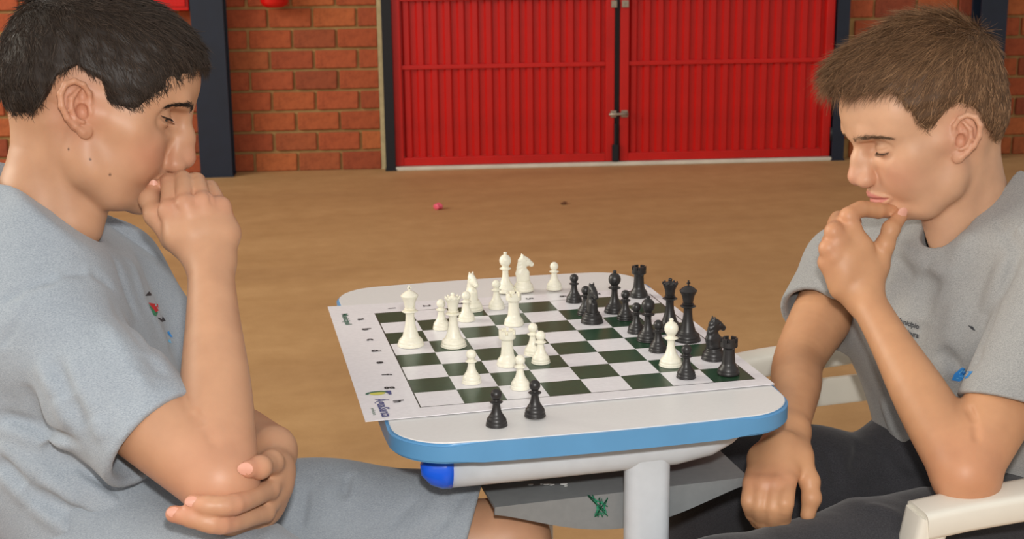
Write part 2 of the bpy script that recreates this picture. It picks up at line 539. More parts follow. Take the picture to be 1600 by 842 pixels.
M_STEEL = simple('galvanised_steel', lin(170, 160, 145), .4, .5, metal=.7, vary=.15)
M_PINK = simple('pink_plastic', lin(226, 92, 116), .4)
M_BROWNLEAF = simple('dry_leaf', lin(96, 58, 30), .8)
# desk
M_LAMINATE = simple('light_grey_laminate', lin(222, 221, 220), .33, .45, vary=.015, scale=220, bump=.03)
M_EDGE = simple('blue_edge_plastic', lin(92, 150, 196), .38, .45, vary=.04, scale=20, bump=.04)
M_CAP = simple('bright_blue_plastic', lin(28, 96, 232), .22, .5, vary=.02)
M_TUBE = simple('light_grey_enamel', lin(202, 209, 216), .35, .5, vary=.03)
M_TRAY = simple('grey_tray_plastic', lin(132, 136, 138), .42, .45, vary=.05, scale=90)
M_GREENPEN = simple('green_marker', lin(36, 140, 104), .6)
M_WHITECH = simple('white_correction_marks', lin(210, 212, 210), .8)
M_UNDER = simple('desk_underside', lin(92, 74, 58), .8, .2)
# chairs
M_CHAIR = simple('white_chair_plastic', lin(232, 228, 216), .36, .45, vary=.02, scale=30)
M_BLUECH = simple('blue_chair_plastic', lin(30, 46, 140), .4, .45)
# pieces
def piece_mat(name, col, rough, sss=0.0):
    m = NT(name); v = m.coord(); n = m.noise(v, 300, 3)
    m.base(m.ramp(n, [(.3, tuple(c * .94 for c in col[:3]) + (1,)), (.7, col)])); m.set(Roughness=rough)
    if sss:
        m.b.inputs['Subsurface Weight'].default_value = sss; m.b.inputs['Subsurface Radius'].default_value = (1, .9, .7); m.b.inputs['Subsurface Scale'].default_value = .003
    return m.m
M_IVORY = piece_mat('ivory_plastic', lin(240, 236, 218), .36, .15)
M_BLACK = piece_mat('black_plastic', lin(40, 38, 38), .38)

# printed vinyl board: squares in metres from the board's near left corner
m = NT('printed_vinyl_board')
c = m.n('ShaderNodeTexCoord'); sp = m.n('ShaderNodeSeparateXYZ'); m.l(c.outputs['Object'], sp.inputs[0])
def mth(op, a, b=None, clamp=False):
    o = m.n('ShaderNodeMath'); o.operation = op; o.use_clamp = clamp
    for i, v in enumerate((a, b)):
        if v is None: continue
        if hasattr(v, 'links'): m.l(v, o.inputs[i])
        else: o.inputs[i].default_value = v
    return o.outputs[0]
def inside(lo, hi):
    r = None
    for ax in (0, 1):
        for q in (mth('GREATER_THAN', sp.outputs[ax], lo), mth('LESS_THAN', sp.outputs[ax], hi)):
            r = q if r is None else mth('MULTIPLY', r, q)
    return r
fx = mth('FLOOR', mth('DIVIDE', sp.outputs[0], .05)); fy = mth('FLOOR', mth('DIVIDE', sp.outputs[1], .05))
par = mth('ABSOLUTE', mth('MODULO', mth('ADD', fx, fy), 2.0))
field = inside(0.0, .4); line = mth('SUBTRACT', inside(-.0016, .4016), field, True)
n1 = m.noise(c.outputs['Object'], 160, 3)
green = m.ramp(n1, [(.3, lin(30, 60, 40)), (.7, lin(36, 70, 46))])
white = m.ramp(n1, [(.3, lin(228, 226, 230)), (.7, lin(236, 234, 238))])
cc = m.mix(mth('MULTIPLY', par, field), white, green)
cc = m.mix(line, cc, lin(26, 34, 30))
m.base(cc); m.set(Roughness=.30); m.b.inputs['Specular IOR Level'].default_value = .5
m.l(m.bump(m.noise(c.outputs['Object'], 28, 3), .12, .003), m.b.inputs['Normal'])
M_BOARD = m.m
M_INK = simple('black_ink', lin(38, 38, 42), .5, vary=.02)
M_INKG = simple('green_ink', lin(52, 104, 84), .5, vary=.02)
M_INKB = simple('blue_ink', lin(70, 76, 130), .5, vary=.02)
M_INKY = simple('yellow_ink', lin(206, 200, 90), .5, vary=.02)
M_PRED = simple('red_print', lin(214, 40, 46), .7); M_PGRN = simple('green_print', lin(50, 130, 92), .7)
M_PBLU = simple('blue_print', lin(52, 140, 214), .7); M_PBLK = simple('dark_print', lin(46, 48, 54), .7)
M_PLBL = simple('light_blue_print', lin(120, 190, 230), .7)
# ============================================================ the hall: floor, brick wall, posts, gates
WA = math.atan(-0.14989); WO = Vector((0, 5.957, 0))
def wall_obj(name, me, mat, parent=None):
    o = new_obj(name, me, mat, parent)
    if parent is None: o.location = WO; o.rotation_euler = (0, 0, WA)
    return o
def boxes(name, lst, bev=0.0, smooth=False):
    bm = bmesh.new()
    for lo, hi in lst: box_bm(bm, lo, hi, bev)
    return bm_me(name, bm, smooth)

me = bpy.data.meshes.new('floor')
me.from_pydata([(-7, -6, 0), (9, -6, 0), (9, 7.2, 0), (-7, 7.2, 0), (-7, -6, -.1), (9, -6, -.1), (9, 7.2, -.1), (-7, 7.2, -.1)], [], [(0, 1, 2, 3), (7, 6, 5, 4), (0, 4, 5, 1), (1, 5, 6, 2), (2, 6, 7, 3), (3, 7, 4, 0)])
tag(new_obj('floor', me, M_FLOOR), kind='structure')

wall = tag(wall_obj('wall_back', boxes('wall_back', [((-5, .012, 0), (.738, .22, 3.2)), ((3.165, .012, 0), (7.5, .22, 3.2)), ((.738, .012, 2.25), (3.165, .22, 3.2))]), M_MORTAR), kind='structure')
# bricks, each its own part; the rows above the picture joined
random.seed(4)
variants = []
for k in range(4):
    bm = bmesh.new(); box_bm(bm, (-.1055, -.004, -.0455), (.1055, .03, .0455))
    for v in bm.verts: v.co += Vector((random.uniform(-.0025, .0025), random.uniform(-.0025, .0015), random.uniform(-.002, .002)))
    bmesh.ops.bevel(bm, geom=bm.edges[:], offset=.004, segments=1, affect='EDGES')
    me = bm_me('brick', bm); me.materials.append(M_BRICK); variants.append(me)
def brick(u, z, wd):
    o = bpy.data.objects.new('brick', random.choice(variants)); COL.objects.link(o); o.parent = wall
    o.location = (u, random.uniform(-.002, .002), z); o.scale = (wd / .211, 1, 1)
high = []
PITCH_U, PITCH_Z = .2245, .1057
for r_ in range(29):
    z = -.006 + PITCH_Z * (r_ + .5)
    off = .06 if r_ % 2 == 0 else .165
    for lo_, hi_ in ((-2.6, .716), (3.172, 5.4)):
        k = math.floor((lo_ - off) / PITCH_U)
        while True:
            a_ = off + k * PITCH_U + .007; b_ = off + (k + 1) * PITCH_U - .007; k += 1
            if a_ > hi_: break
            a_ = max(a_, lo_); b_ = min(b_, hi_)
            if b_ - a_ < .03: continue
            if r_ < 10 and a_ > -2.1: brick((a_ + b_) / 2, z, b_ - a_)
            else: high.append(((a_, -.006, z - .0455), (b_, .03, z + .0455)))
o = wall_obj('upper_bricks', boxes('upper_bricks', high), M_BRICK, wall); tag(o, kind='stuff')
# mortar edge beside the gate, posts
tag(wall_obj('trim_1', boxes('trim_1', [((.717, -.012, 0), (.739, .05, 2.3))]), M_CREAM), kind='structure')
tag(wall_obj('trim_2', boxes('trim_2', [((3.160, -.012, 0), (3.176, .05, 2.3))]), M_CREAM), kind='structure')
def steel_post(name, u0, u1, v0, v1, label, mat=None):
    """an I-section column: two flanges and a web, on a base plate"""
    root = empty(name, WO, WA); tag(root, label, 'post')
    root.location = WO + Matrix.Rotation(WA, 3, 'Z') @ Vector(((u0 + u1) / 2, v0, 0))
    w_ = (u1 - u0) / 2; d_ = v1 - v0
    new_obj('flange', boxes('flange', [((-w_, 0, 0.004), (w_, .012, 3.2))], .002), mat or M_NAVY, root)
    new_obj('web', boxes('web', [((-.006, .012, 0.004), (.006, d_ - .012, 3.2))]), mat or M_NAVY, root)
    new_obj('flange', boxes('flange', [((-w_, d_ - .012, 0.004), (w_, d_, 3.2))], .002), mat or M_NAVY, root)
    new_obj('base_plate', boxes('base_plate', [((-w_ - .004, -.004, 0), (w_ + .004, d_, .008))]), mat or M_NAVY, root)
    return root
steel_post('steel_post', -.200, -.038, -.145, -.010, 'wide navy steel post behind the left boy, left of the brick panel')
steel_post('steel_post', 3.825, 3.965, -.145, -.010, 'navy steel post behind the hair of the right boy')
steel_post('gate_post', .741, .792, -.075, -.005, 'thin dark post at the left edge of the red gate', M_BLACKP)
steel_post('gate_post', 3.093, 3.158, -.075, -.005, 'thin navy post at the right edge of the red gate')

def leaf(name, u0, u1):
    """one gate leaf: tube frame, rails, and folded sheet strips standing side by side"""
    root = empty(name, WO + Matrix.Rotation(WA, 3, 'Z') @ Vector((u0, -.02, 0)), WA); tag(root, kind='structure')
    W_ = u1 - u0; fr = .045
    for a_, b_ in (((0, -.03, .02), (fr, .015, 2.15)), ((W_ - fr, -.03, .02), (W_, .015, 2.15))): new_obj('stile', boxes('stile', [(a_, b_)], .004), M_RED, root)
    for z0, z1, dd in ((.02, .062, -.03), (.518, .540, -.022), (.865, .895, -.03), (2.10, 2.15, -.03)): new_obj('rail', boxes('rail', [((fr, dd, z0), (W_ - fr, .004, z1))], .003), M_RED, root)
    n = 15; p_ = (W_ - 2 * fr) / n
    bm = bmesh.new()
    prof = [(0, 0), (.10, 0), (.22, -.014), (.60, -.014), (.72, 0), (1, 0)]
    lo = [bm.verts.new((x * p_, y + .004, .062)) for x, y in prof]; hi = [bm.verts.new((x * p_, y + .004, 2.10)) for x, y in prof]
    lb = [bm.verts.new((x * p_, y + .007, .062)) for x, y in prof]; hb = [bm.verts.new((x * p_, y + .007, 2.10)) for x, y in prof]
    for i in range(len(prof) - 1):
        bm.faces.new((lo[i], lo[i + 1], hi[i + 1], hi[i])); bm.faces.new((lb[i + 1], lb[i], hb[i], hb[i + 1]))
    me = bm_me('sheet_strip', bm); me.materials.append(M_RED)
    for i in range(n):
        o = bpy.data.objects.new('sheet_strip', me); COL.objects.link(o); o.parent = root; o.location = (fr + i * p_, 0, 0)
    return root
g1 = leaf('door_1', .790, 1.935)
g2 = leaf('door_2', 1.965, 3.088)
# sill under the gate
tag(wall_obj('trim_3', boxes('trim_3', [((.792, -.075, 0), (3.093, .05, .018))], .003), M_SILL), kind='structure')
# bolts where the leaves meet and hinges on the left post
W_ = 1.145
for z in (.27, .835):
    new_obj('bolt_bracket', boxes('bolt_bracket', [((W_ - .02, -.042, z - .018), (W_ + .01, -.03, z + .018)), ((W_ + .035, -.042, z - .018), (W_ + .07, -.03, z + .018))], .003), M_STEEL, g1)
V_, F_ = tube_mesh([(W_ - .03, -.05, .27), (W_ + .07, -.05, .27)], .007, 10)
new_obj('sliding_bolt', mesh_np('sliding_bolt', V_, F_), M_STEEL, g1)
new_obj('drop_bolt', boxes('drop_bolt', [((W_ - .012, -.052, .022), (W_ + .022, -.028, .11)), ((W_ - .002, -.046, .10), (W_ + .010, -.034, .22))], .004), M_BLACKP, g1)
new_obj('centre_strip', boxes('centre_strip', [((W_ + .002, -.010, .02), (W_ + .031, .012, 2.15))]), M_BLACKP, g1)
for z in (.14, .50):
    V_, F_ = tube_mesh([(-.012, -.04, z - .035), (-.012, -.04, z + .035)], .013, 12)
    new_obj('hinge', mesh_np('hinge', V_, F_), M_BLACKP, g1)
    V_, F_ = tube_mesh([(1.130, -.04, z - .035), (1.130, -.04, z + .035)], .013, 12)
    new_obj('hinge', mesh_np('hinge', V_, F_), M_BLACKP, g2)

# fire extinguisher hanging on the brick panel, only its foot in the picture
def wpos(u, v, z): return WO + Matrix.Rotation(WA, 3, 'Z') @ Vector((u, v, z))
fx_ = empty('fire_extinguisher', wpos(.211, -.085, .845)); tag(fx_, 'red fire extinguisher hanging at the top edge, on the brick wall by the navy post', 'extinguisher')
V_, F_ = lathe([(.001, 0), (.040, .002), (.062, .012), (.070, .030), (.070, .36), (.062, .40), (.035, .43), (.016, .445), (.016, .47), (.001, .47)], 40)
new_obj('cylinder', mesh_np('cylinder', V_, F_), M_REDX, fx_)
V_, F_ = merge([tube_mesh([(.0, 0, .46), (.0, 0, .52)], .012, 10), tube_mesh([(-.03, 0, .50), (.0, 0, .51), (.07, 0, .54)], .006, 8)])
new_obj('valve', mesh_np('valve', V_, F_), M_BLACKP, fx_)
V_, F_ = tube_mesh([(.0, -.01, .49), (-.06, -.02, .50), (-.085, -.02, .42), (-.082, -.01, .22), (-.078, 0, .12)], .008, 8)
new_obj('hose', mesh_np('hose', V_, F_), M_BLACKP, fx_)
new_obj('wall_bracket', boxes('wall_bracket', [((-.02, .068, .28), (.02, .079, .38))]), M_STEEL, fx_)
# red hose cabinet left of the navy post
cb = empty('hose_cabinet', wpos(-.36, -.005, .84), WA); tag(cb, 'red wall cabinet at the top edge between the left boy\'s hair and the navy post', 'cabinet')
new_obj('case', boxes('case', [((-.22, -.11, 0), (.15, 0, .62))], .004), M_REDX, cb)
new_obj('door', boxes('door', [((-.205, -.120, .02), (.135, -.108, .60))], .003), M_REDX, cb)

# things dropped on the floor
q = on_z(685, 327, 0)
bm = bmesh.new(); bmesh.ops.create_icosphere(bm, subdivisions=3, radius=.021)
for v in bm.verts:
    v.co.z *= .72; v.co *= 1 + .12 * math.sin(v.co.x * 300 + v.co.y * 210) ; v.co.z = max(v.co.z, -.0135)
o = tag(new_obj('wrapper', bm_me('wrapper', bm, True), M_PINK), 'small pink crumpled wrapper on the floor in front of the red gate', 'litter'); o.location = (q[0], q[1], .0135)
q = on_z(881, 319, 0)
bm = bmesh.new(); bmesh.ops.create_icosphere(bm, subdivisions=2, radius=.016)
for v in bm.verts: v.co.z = v.co.z * .25 + .003 * math.sin(v.co.x * 200)
o = tag(new_obj('dry_leaf', bm_me('dry_leaf', bm, True), M_BROWNLEAF), 'tiny brown dry leaf on the floor, right of the pink wrapper', 'litter'); o.location = (q[0], q[1], .006)
# ============================================================ desk, board, pieces
TZ = .76
def rrect(x0, x1, y0, y1, r, bow=0.0, seg=10):
    pts = []
    for cx, cy, a0 in ((x1 - r, y0 + r, -90), (x1 - r, y1 - r, 0), (x0 + r, y1 - r, 90), (x0 + r, y0 + r, 180)):
        for i in range(seg + 1):
            a = math.radians(a0 + 90 * i / seg); pts.append((cx + r * math.cos(a), cy + r * math.sin(a)))
    out = []
    for i, (a, b) in enumerate(pts):                                  # gentle bow of the two short sides
        out.append((a, b))
    res = []
    n = len(out)
    for i in range(n):
        a = out[i]; b = out[(i + 1) % n]
        L = math.hypot(b[0] - a[0], b[1] - a[1]); k = max(1, int(L / .03))
        for j in range(k): res.append((a[0] + (b[0] - a[0]) * j / k, a[1] + (b[1] - a[1]) * j / k))
    xm = (x0 + x1) / 2; hw = (x1 - x0) / 2; ym = (y0 + y1) / 2
    return [(x, y + (bow * (1 - ((x - xm) / hw) ** 2)) * (-1 if y < ym else 1) * min(1, abs(y - ym) / ((y1 - y0) / 2)) ** 6) for x, y in res]
def plate(name, ring, z0, z1, bev=.0):
    bm = bmesh.new(); vs = [bm.verts.new((x, y, z0)) for x, y in ring]; f = bm.faces.new(vs)
    r = bmesh.ops.extrude_face_region(bm, geom=[f]); tv = [g for g in r['geom'] if isinstance(g, bmesh.types.BMVert)]
    for v in tv: v.co.z = z1
    if bev:
        es = [e for e in bm.edges if all(abs(v.co.z - z1) < 1e-6 for v in e.verts)] + [e for e in bm.edges if all(abs(v.co.z - z0) < 1e-6 for v in e.verts)]
        bmesh.ops.bevel(bm, geom=es, offset=bev, segments=3, affect='EDGES')
    return bm_me(name, bm, True)
desk = empty('school_desk', (.19, .22, 0)); tag(desk, 'light grey school desk with a blue plastic rim, between the two boys', 'desk')
D0 = np.array((.19, .22, 0))
def dk(x, y, z=0): return (x - D0[0], y - D0[1], z)
outer = rrect(-.045 - D0[0], .417 - D0[0], -.112 - D0[1], .553 - D0[1], .062, .010)
inner = rrect(-.0415 - D0[0], .4135 - D0[0], -.1085 - D0[1], .5495 - D0[1], .0585, .010)
new_obj('edge_band', plate('edge_band', outer, TZ - .0235, TZ - .0012, .0028), M_EDGE, desk)
new_obj('desktop', plate('desktop', inner, TZ - .006, TZ, .0007), M_LAMINATE, desk)
under = rrect(-.030 - D0[0], .402 - D0[0], -.095 - D0[1], .536 - D0[1], .05)
new_obj('underside', plate('underside', under, TZ - .028, TZ - .0236), M_UNDER, desk)
def oval_tube(p0, p1, ry, rz, name, mat, parent, seg=20):
    V = []; F = []
    P0 = np.array(p0, float); P1 = np.array(p1, float); n = 14
    for i in range(n + 1):
        t = i / n; e = min(t, 1 - t); s = 1.0 if not name == 'frame_beam' else 1.0
        c = P0 + (P1 - P0) * t
        for k in range(seg):
            a = 2 * math.pi * k / seg
            V.append(c + np.array((0, ry * math.cos(a), rz * math.sin(a))))
    for i in range(n):
        for k in range(seg):
            k2 = (k + 1) % seg; F.append((i * seg + k, i * seg + k2, (i + 1) * seg + k2, (i + 1) * seg + k))
    F.append(tuple(range(seg - 1, -1, -1))); F.append(tuple(n * seg + k for k in range(seg)))
    return new_obj(name, mesh_np(name, V, F), mat, parent)
for yy in (-.066, .480):
    # beam under the top: straight, rising in a curve at its right end
    pts = [dk(.020, yy, .7125), dk(.10, yy, .7125), dk(.20, yy, .7130), dk(.28, yy, .7140), dk(.320, yy, .7175), dk(.345, yy, .7235), dk(.362, yy, .7290)]
    V_, F_ = tube_mesh(pts, [.0225, .0225, .0225, .0222, .019, .013, .006], 20)
    V_ = [(v[0], (v[1] - (yy - D0[1])) * .8 + (yy - D0[1]), v[2]) for v in V_]
    new_obj('frame_beam', mesh_np('frame_beam', V_, F_), M_TUBE, desk)
    V_, F_ = tube_mesh([dk(.021, yy, .7125), dk(.012, yy, .7128), dk(.004, yy, .7145), dk(-.004, yy, .7185), dk(-.0085, yy, .723)], [.0232, .0228, .020, .014, .006], 20)
    V_ = [(v[0], (v[1] - (yy - D0[1])) * .85 + (yy - D0[1]), v[2]) for v in V_]
    new_obj('end_cap', mesh_np('end_cap', V_, F_), M_CAP, desk)
    # flat oval column and foot
    col_ = rrect(.247 - .0265 - D0[0], .247 + .0265 - D0[0], yy - .016 - D0[1], yy + .016 - D0[1], .0155, 0, 8)
    new_obj('column', plate('column', col_, .05, .708), M_TUBE, desk)
    V_, F_ = tube_mesh([dk(-.02, yy, .025), dk(.0, yy, .028), dk(.20, yy, .040), dk(.40, yy, .028), dk(.42, yy, .025)], [.014, .022, .025, .022, .014], 16)
    new_obj('foot', mesh_np('foot', V_, F_), M_TUBE, desk)
V_, F_ = tube_mesh([dk(.247, -.066, .10), dk(.247, .480, .10)], .014, 14)
new_obj('crossbar', mesh_np('crossbar', V_, F_), M_TUBE, desk)
# book tray: flat shelf with a lip facing the camera that deepens toward the column
bm = bmesh.new()
X = np.linspace(.074, .378, 25)
y0_, y1_ = -.047, .43
def zt(x): return .6520 + .006 * (x - .074) / .3
def lip(x): t = (x - .074) / .304; return .010 + .036 * max(0, math.sin(math.pi * min(max(t, 0), 1))) ** 1.2
fr_t = [bm.verts.new(dk(x, y0_, zt(x))) for x in X]; bk_t = [bm.verts.new(dk(x - .012, y1_, zt(x) + .0)) for x in X]
fr_b = [bm.verts.new(dk(x, y0_ + .002, zt(x) - lip(x))) for x in X]; fr_i = [bm.verts.new(dk(x, y0_ + .005, zt(x) - lip(x))) for x in X]
fr_j = [bm.verts.new(dk(x, y0_ + .005, zt(x) - .004)) for x in X]; bk_b = [bm.verts.new(dk(x - .012, y1_, zt(x) - .004)) for x in X]
rows = [bk_t, fr_t, fr_b, fr_i, fr_j, bk_b]
for a_, b_ in zip(rows, rows[1:] + rows[:1]):
    for i in range(len(X) - 1): bm.faces.new((a_[i], a_[i + 1], b_[i + 1], b_[i]))
bm.faces.new([r_[0] for r_ in rows]); bm.faces.new([r_[-1] for r_ in rows][::-1])
new_obj('book_tray', bm_me('book_tray', bm), M_TRAY, desk)
# pen scribble on the lip and pale marks on the tray
sc = []
random.seed(2)
def lipp(px, py):
    d = at(px, py, 1.0) - CAM_P; t = (y0_ - .0004 - CAM_P[1]) / d[1]; return CAM_P + t * d - D0
for _k in range(7):
    a_ = [lipp(917 + random.uniform(0, 34), 772 + random.uniform(0, 36)) for _ in range(4)]
    sc.append(tube_mesh(a_, .0007, 5))
V_, F_ = merge(sc); new_obj('scribble', mesh_np('scribble', V_, F_), M_GREENPEN, desk)
wm = []
for px, py, rr in ((829, 758, .0022), (846, 757, .0012), (855, 757, .0034), (862, 758, .0024), (881, 757, .003), (884, 760, .0015)):
    q = on_z(px, py, .6555); V_, F_ = lathe([(rr, 0), (rr * .9, .0006)], 9); wm.append(([np.array(v) * (1.6, .9, 1) + q - D0 + (0, 0, .0006) for v in V_], F_))
V_, F_ = merge(wm); new_obj('pale_marks', mesh_np('pale_marks', V_, F_), M_WHITECH, desk)

# ---- vinyl chess board
mat_o = None
c4 = [on_z(571, 661, TZ), on_z(1210, 602, TZ), on_z(1017, 452, TZ), on_z(512, 481, TZ)]
bm = bmesh.new(); n = 40; top = []; bot = []
for j in range(n + 1):
    for i in range(n + 1):
        u, v = i / n, j / n
        q = c4[0] * (1 - u) * (1 - v) + c4[1] * u * (1 - v) + c4[2] * u * v + c4[3] * (1 - u) * v
        lift = .0012 + .0002 * (.5 + .5 * math.sin(3.1 * u + 5 * v)) * (abs(u - .5) * 2) ** 4
        top.append(bm.verts.new((q[0], q[1], TZ + lift + .0008))); bot.append(bm.verts.new((q[0], q[1], TZ + lift)))
for j in range(n):
    for i in range(n):
        k = j * (n + 1) + i
        bm.faces.new((top[k], top[k + 1], top[k + n + 2], top[k + n + 1])); bm.faces.new((bot[k + n + 1], bot[k + n + 2], bot[k + 1], bot[k]))
per = [i for i in range(n)] + [n + j * (n + 1) for j in range(n)] + [n * (n + 1) + n - i for i in range(n)] + [(n - j) * (n + 1) for j in range(n)]
for a_, b_ in zip(per, per[1:] + per[:1]): bm.faces.new((bot[a_], bot[b_], top[b_], top[a_]))
BT = TZ + .0022
board = tag(new_obj('chess_board', bm_me('chess_board', bm, True), M_BOARD), 'rolled-out vinyl chess mat with dark green and white squares on the desk', 'chess board')

def text_mesh(s, size, bold=0.0):
    cu = bpy.data.curves.new('t', 'FONT'); cu.body = s; cu.size = size; cu.align_x = 'CENTER'; cu.align_y = 'CENTER'; cu.offset = bold; cu.resolution_u = 3
    o = bpy.data.objects.new('t', cu); COL.objects.link(o)
    bpy.context.view_layer.update()
    me = bpy.data.meshes.new_from_object(o.evaluated_get(bpy.context.evaluated_depsgraph_get()))
    bpy.data.objects.remove(o); bpy.data.curves.remove(cu)
    return me
def printed(name, s, size, x, y, rz, mat, bold=0.0, sx=1.0, sy=1.0):
    me = text_mesh(s, size, bold)
    o = new_obj(name, me, mat, board); o.location = (x, y, BT + .0004); o.rotation_euler = (0, 0, rz); o.scale = (sx, sy, 1)
    return o
for i, ch in enumerate('abcdefgh'):
    printed('letter', ch, .0165, -.0225, .375 - .05 * i, -math.pi / 2, M_INK, .0006)
for i in range(8):
    printed('numeral', str(i + 1), .0150, .025 + .05 * i, .4200, -math.pi / 2, M_INK, .0004)
q0 = on_z(599, 640, TZ); printed('lettering', 'ÁguaSanta', .0150, q0[0], q0[1], -math.pi / 2 + .0, M_INKB, .0003, 1.0, 1.15)
q0 = on_z(584, 646, TZ); printed('lettering', 'prefeitura', .0060, q0[0], q0[1], -math.pi / 2, M_INKG)
q0 = on_z(541, 501, TZ); printed('lettering', 'Municipal', .0120, q0[0], q0[1], -math.pi / 2, M_INKG, .0003, 1.25, 1.0)
def disc(name, pts, mat):
    me = bpy.data.meshes.new(name); me.from_pydata([(a_, b_, 0) for a_, b_ in pts], [], [tuple(range(len(pts)))]); me.update()
    return new_obj(name, me, mat, board)
q0 = on_z(590, 618, TZ)
arc = [(.014 * math.cos(t), .0075 * math.sin(t)) for t in np.linspace(.1, math.pi + .3, 16)] + [(.0105 * math.cos(t), .0045 * math.sin(t) - .001) for t in np.linspace(math.pi + .2, .1, 16)]
for nm, pts, mt, dz in (('emblem_leaf', [(.009 * math.cos(t), .0060 * math.sin(t)) for t in np.linspace(0, 2 * math.pi, 20)[:-1]], M_INKY, .0003), ('emblem_arc', arc, M_INKG, .0005),
                        ('emblem_stroke', [(.010, .006), (.0165, .005), (.0155, -.008), (.0125, -.008)], M_INKB, .0006)):
    o = disc(nm, pts, mt); o.location = (q0[0], q0[1] + .001, BT + dz)

# ---- pieces
def prof_base(R):
    return [(.001, 0), (R * .97, 0), (R, .0006), (R, .0030), (R * .94, .0042), (R * .95, .0050), (R * .90, .0075), (R * .74, .0100), (R * .70, .0112), (R * .64, .0120)]
def spline(pts, n=5):
    """Catmull-Rom through profile points to round the turnings"""
    out = []
    P = [pts[0]] + list(pts) + [pts[-1]]
    for i in range(1, len(P) - 2):
        for j in range(n):
            t = j / n
            q = [0.5 * ((2 * P[i][k]) + (-P[i - 1][k] + P[i + 1][k]) * t + (2 * P[i - 1][k] - 5 * P[i][k] + 4 * P[i + 1][k] - P[i + 2][k]) * t * t + (-P[i - 1][k] + 3 * P[i][k] - 3 * P[i + 1][k] + P[i + 2][k]) * t ** 3) for k in (0, 1)]
            out.append((max(q[0], .0004), q[1]))
    out.append(pts[-1]); return out
def collar(z, r, h=.0016): return [(r * .72, z - h), (r, z), (r * .74, z + h)]
def pawn_me():
    R = .0114
    p_ = prof_base(R) + [(R * .50, .0150), (R * .38, .0205), (R * .36, .0245)] + collar(.0262, .0072, .0012) + [(.0040, .0280)] + [(.0061 * math.sin(a) , .0343 - .0064 * math.cos(a)) for a in np.linspace(.7, math.pi - .08, 10)]
    return lathe(spline(p_, 3), 32)
def rook_me():
    R = .0134
    p_ = prof_base(R) + [(R * .60, .0150), (R * .54, .0230), (R * .52, .0310), (R * .56, .0330), (R * .76, .0345), (R * .78, .0355), (R * .76, .0400), (R * .76, .0405), (R * .52, .0405), (R * .50, .0375), (.0005, .0370)]
    V, F = lathe(p_, 36)
    mer = []
    r0, r1 = R * .53, R * .775
    for k in range(6):
        a0 = k * math.pi / 3 + .12; a1 = a0 + math.pi / 3 - .34; v = []; n = 4
        for z in (.0400, .0450):
            for i in range(n + 1):
                a = a0 + (a1 - a0) * i / n; v.append((r1 * math.cos(a), r1 * math.sin(a), z))
            for i in range(n, -1, -1):
                a = a0 + (a1 - a0) * i / n; v.append((r0 * math.cos(a), r0 * math.sin(a), z))
        m_ = 2 * (n + 1); f = [tuple(range(m_))[::-1], tuple(range(m_, 2 * m_))] + [(i, (i + 1) % m_, m_ + (i + 1) % m_, m_ + i) for i in range(m_)]
        mer.append((v, f))
    return merge([(V, F)] + mer)
def bishop_me():
    R = .0140
    p_ = prof_base(R) + [(R * .48, .0160), (R * .34, .0240), (R * .32, .0320)] + collar(.0345, .0088, .0013) + [(.0050, .0370), (.0052, .0385)] + [(.0086 * math.sin(a) ** .9, .0465 - .0090 * math.cos(a)) for a in np.linspace(.75, 2.75, 10)] + [(.0022, .0558), (.0026, .0572), (.0024, .0588), (.0005, .0598)]
    return lathe(spline(p_, 3), 32)
def queen_me():
    R = .0162
    p_ = prof_base(R) + [(R * .52, .0180), (R * .36, .0280), (R * .32, .0400)] + collar(.0430, .0100, .0014) + collar(.0462, .0074, .0010) + [(.0062, .0485), (.0072, .0560), (.0102, .0628), (.0106, .0638), (.0082, .0644), (.0050, .0655), (.0024, .0668), (.0024, .0676), (.0028, .0690), (.0018, .0706), (.0005, .0710)]
    V, F = lathe(spline(p_, 2), 40)
    return V, F
def coronet():
    parts = []
    for k in range(9):
        a = 2 * math.pi * k / 9; c = np.array((.0094 * math.cos(a), .0094 * math.sin(a), .0640))
        parts.append(tube_mesh([c, c + (0, 0, .0016), c + (0, 0, .0026)], [.0014, .0011, .0003], 7))
    return merge(parts)
def king_me(dome):
    R = .0168
    p_ = prof_base(R) + [(R * .54, .0180), (R * .38, .0290), (R * .33, .0420)] + collar(.0455, .0104, .0014) + collar(.0488, .0078, .0010) + [(.0066, .0510), (.0080, .0590), (.0112, .0655), (.0110, .0668), (.0082, .0695), (.0040, .0722), (.0014, .0730), (.0005, .0732)]
    return lathe(spline(p_, 2), 40)
def cross():
    bm = bmesh.new(); box_bm(bm, (-.0009, -.0009, .0722), (.0009, .0009, .0800), .0003); box_bm(bm, (-.0026, -.0009, .0752), (.0026, .0009, .0772), .0003)
    return bm_me('cross', bm)
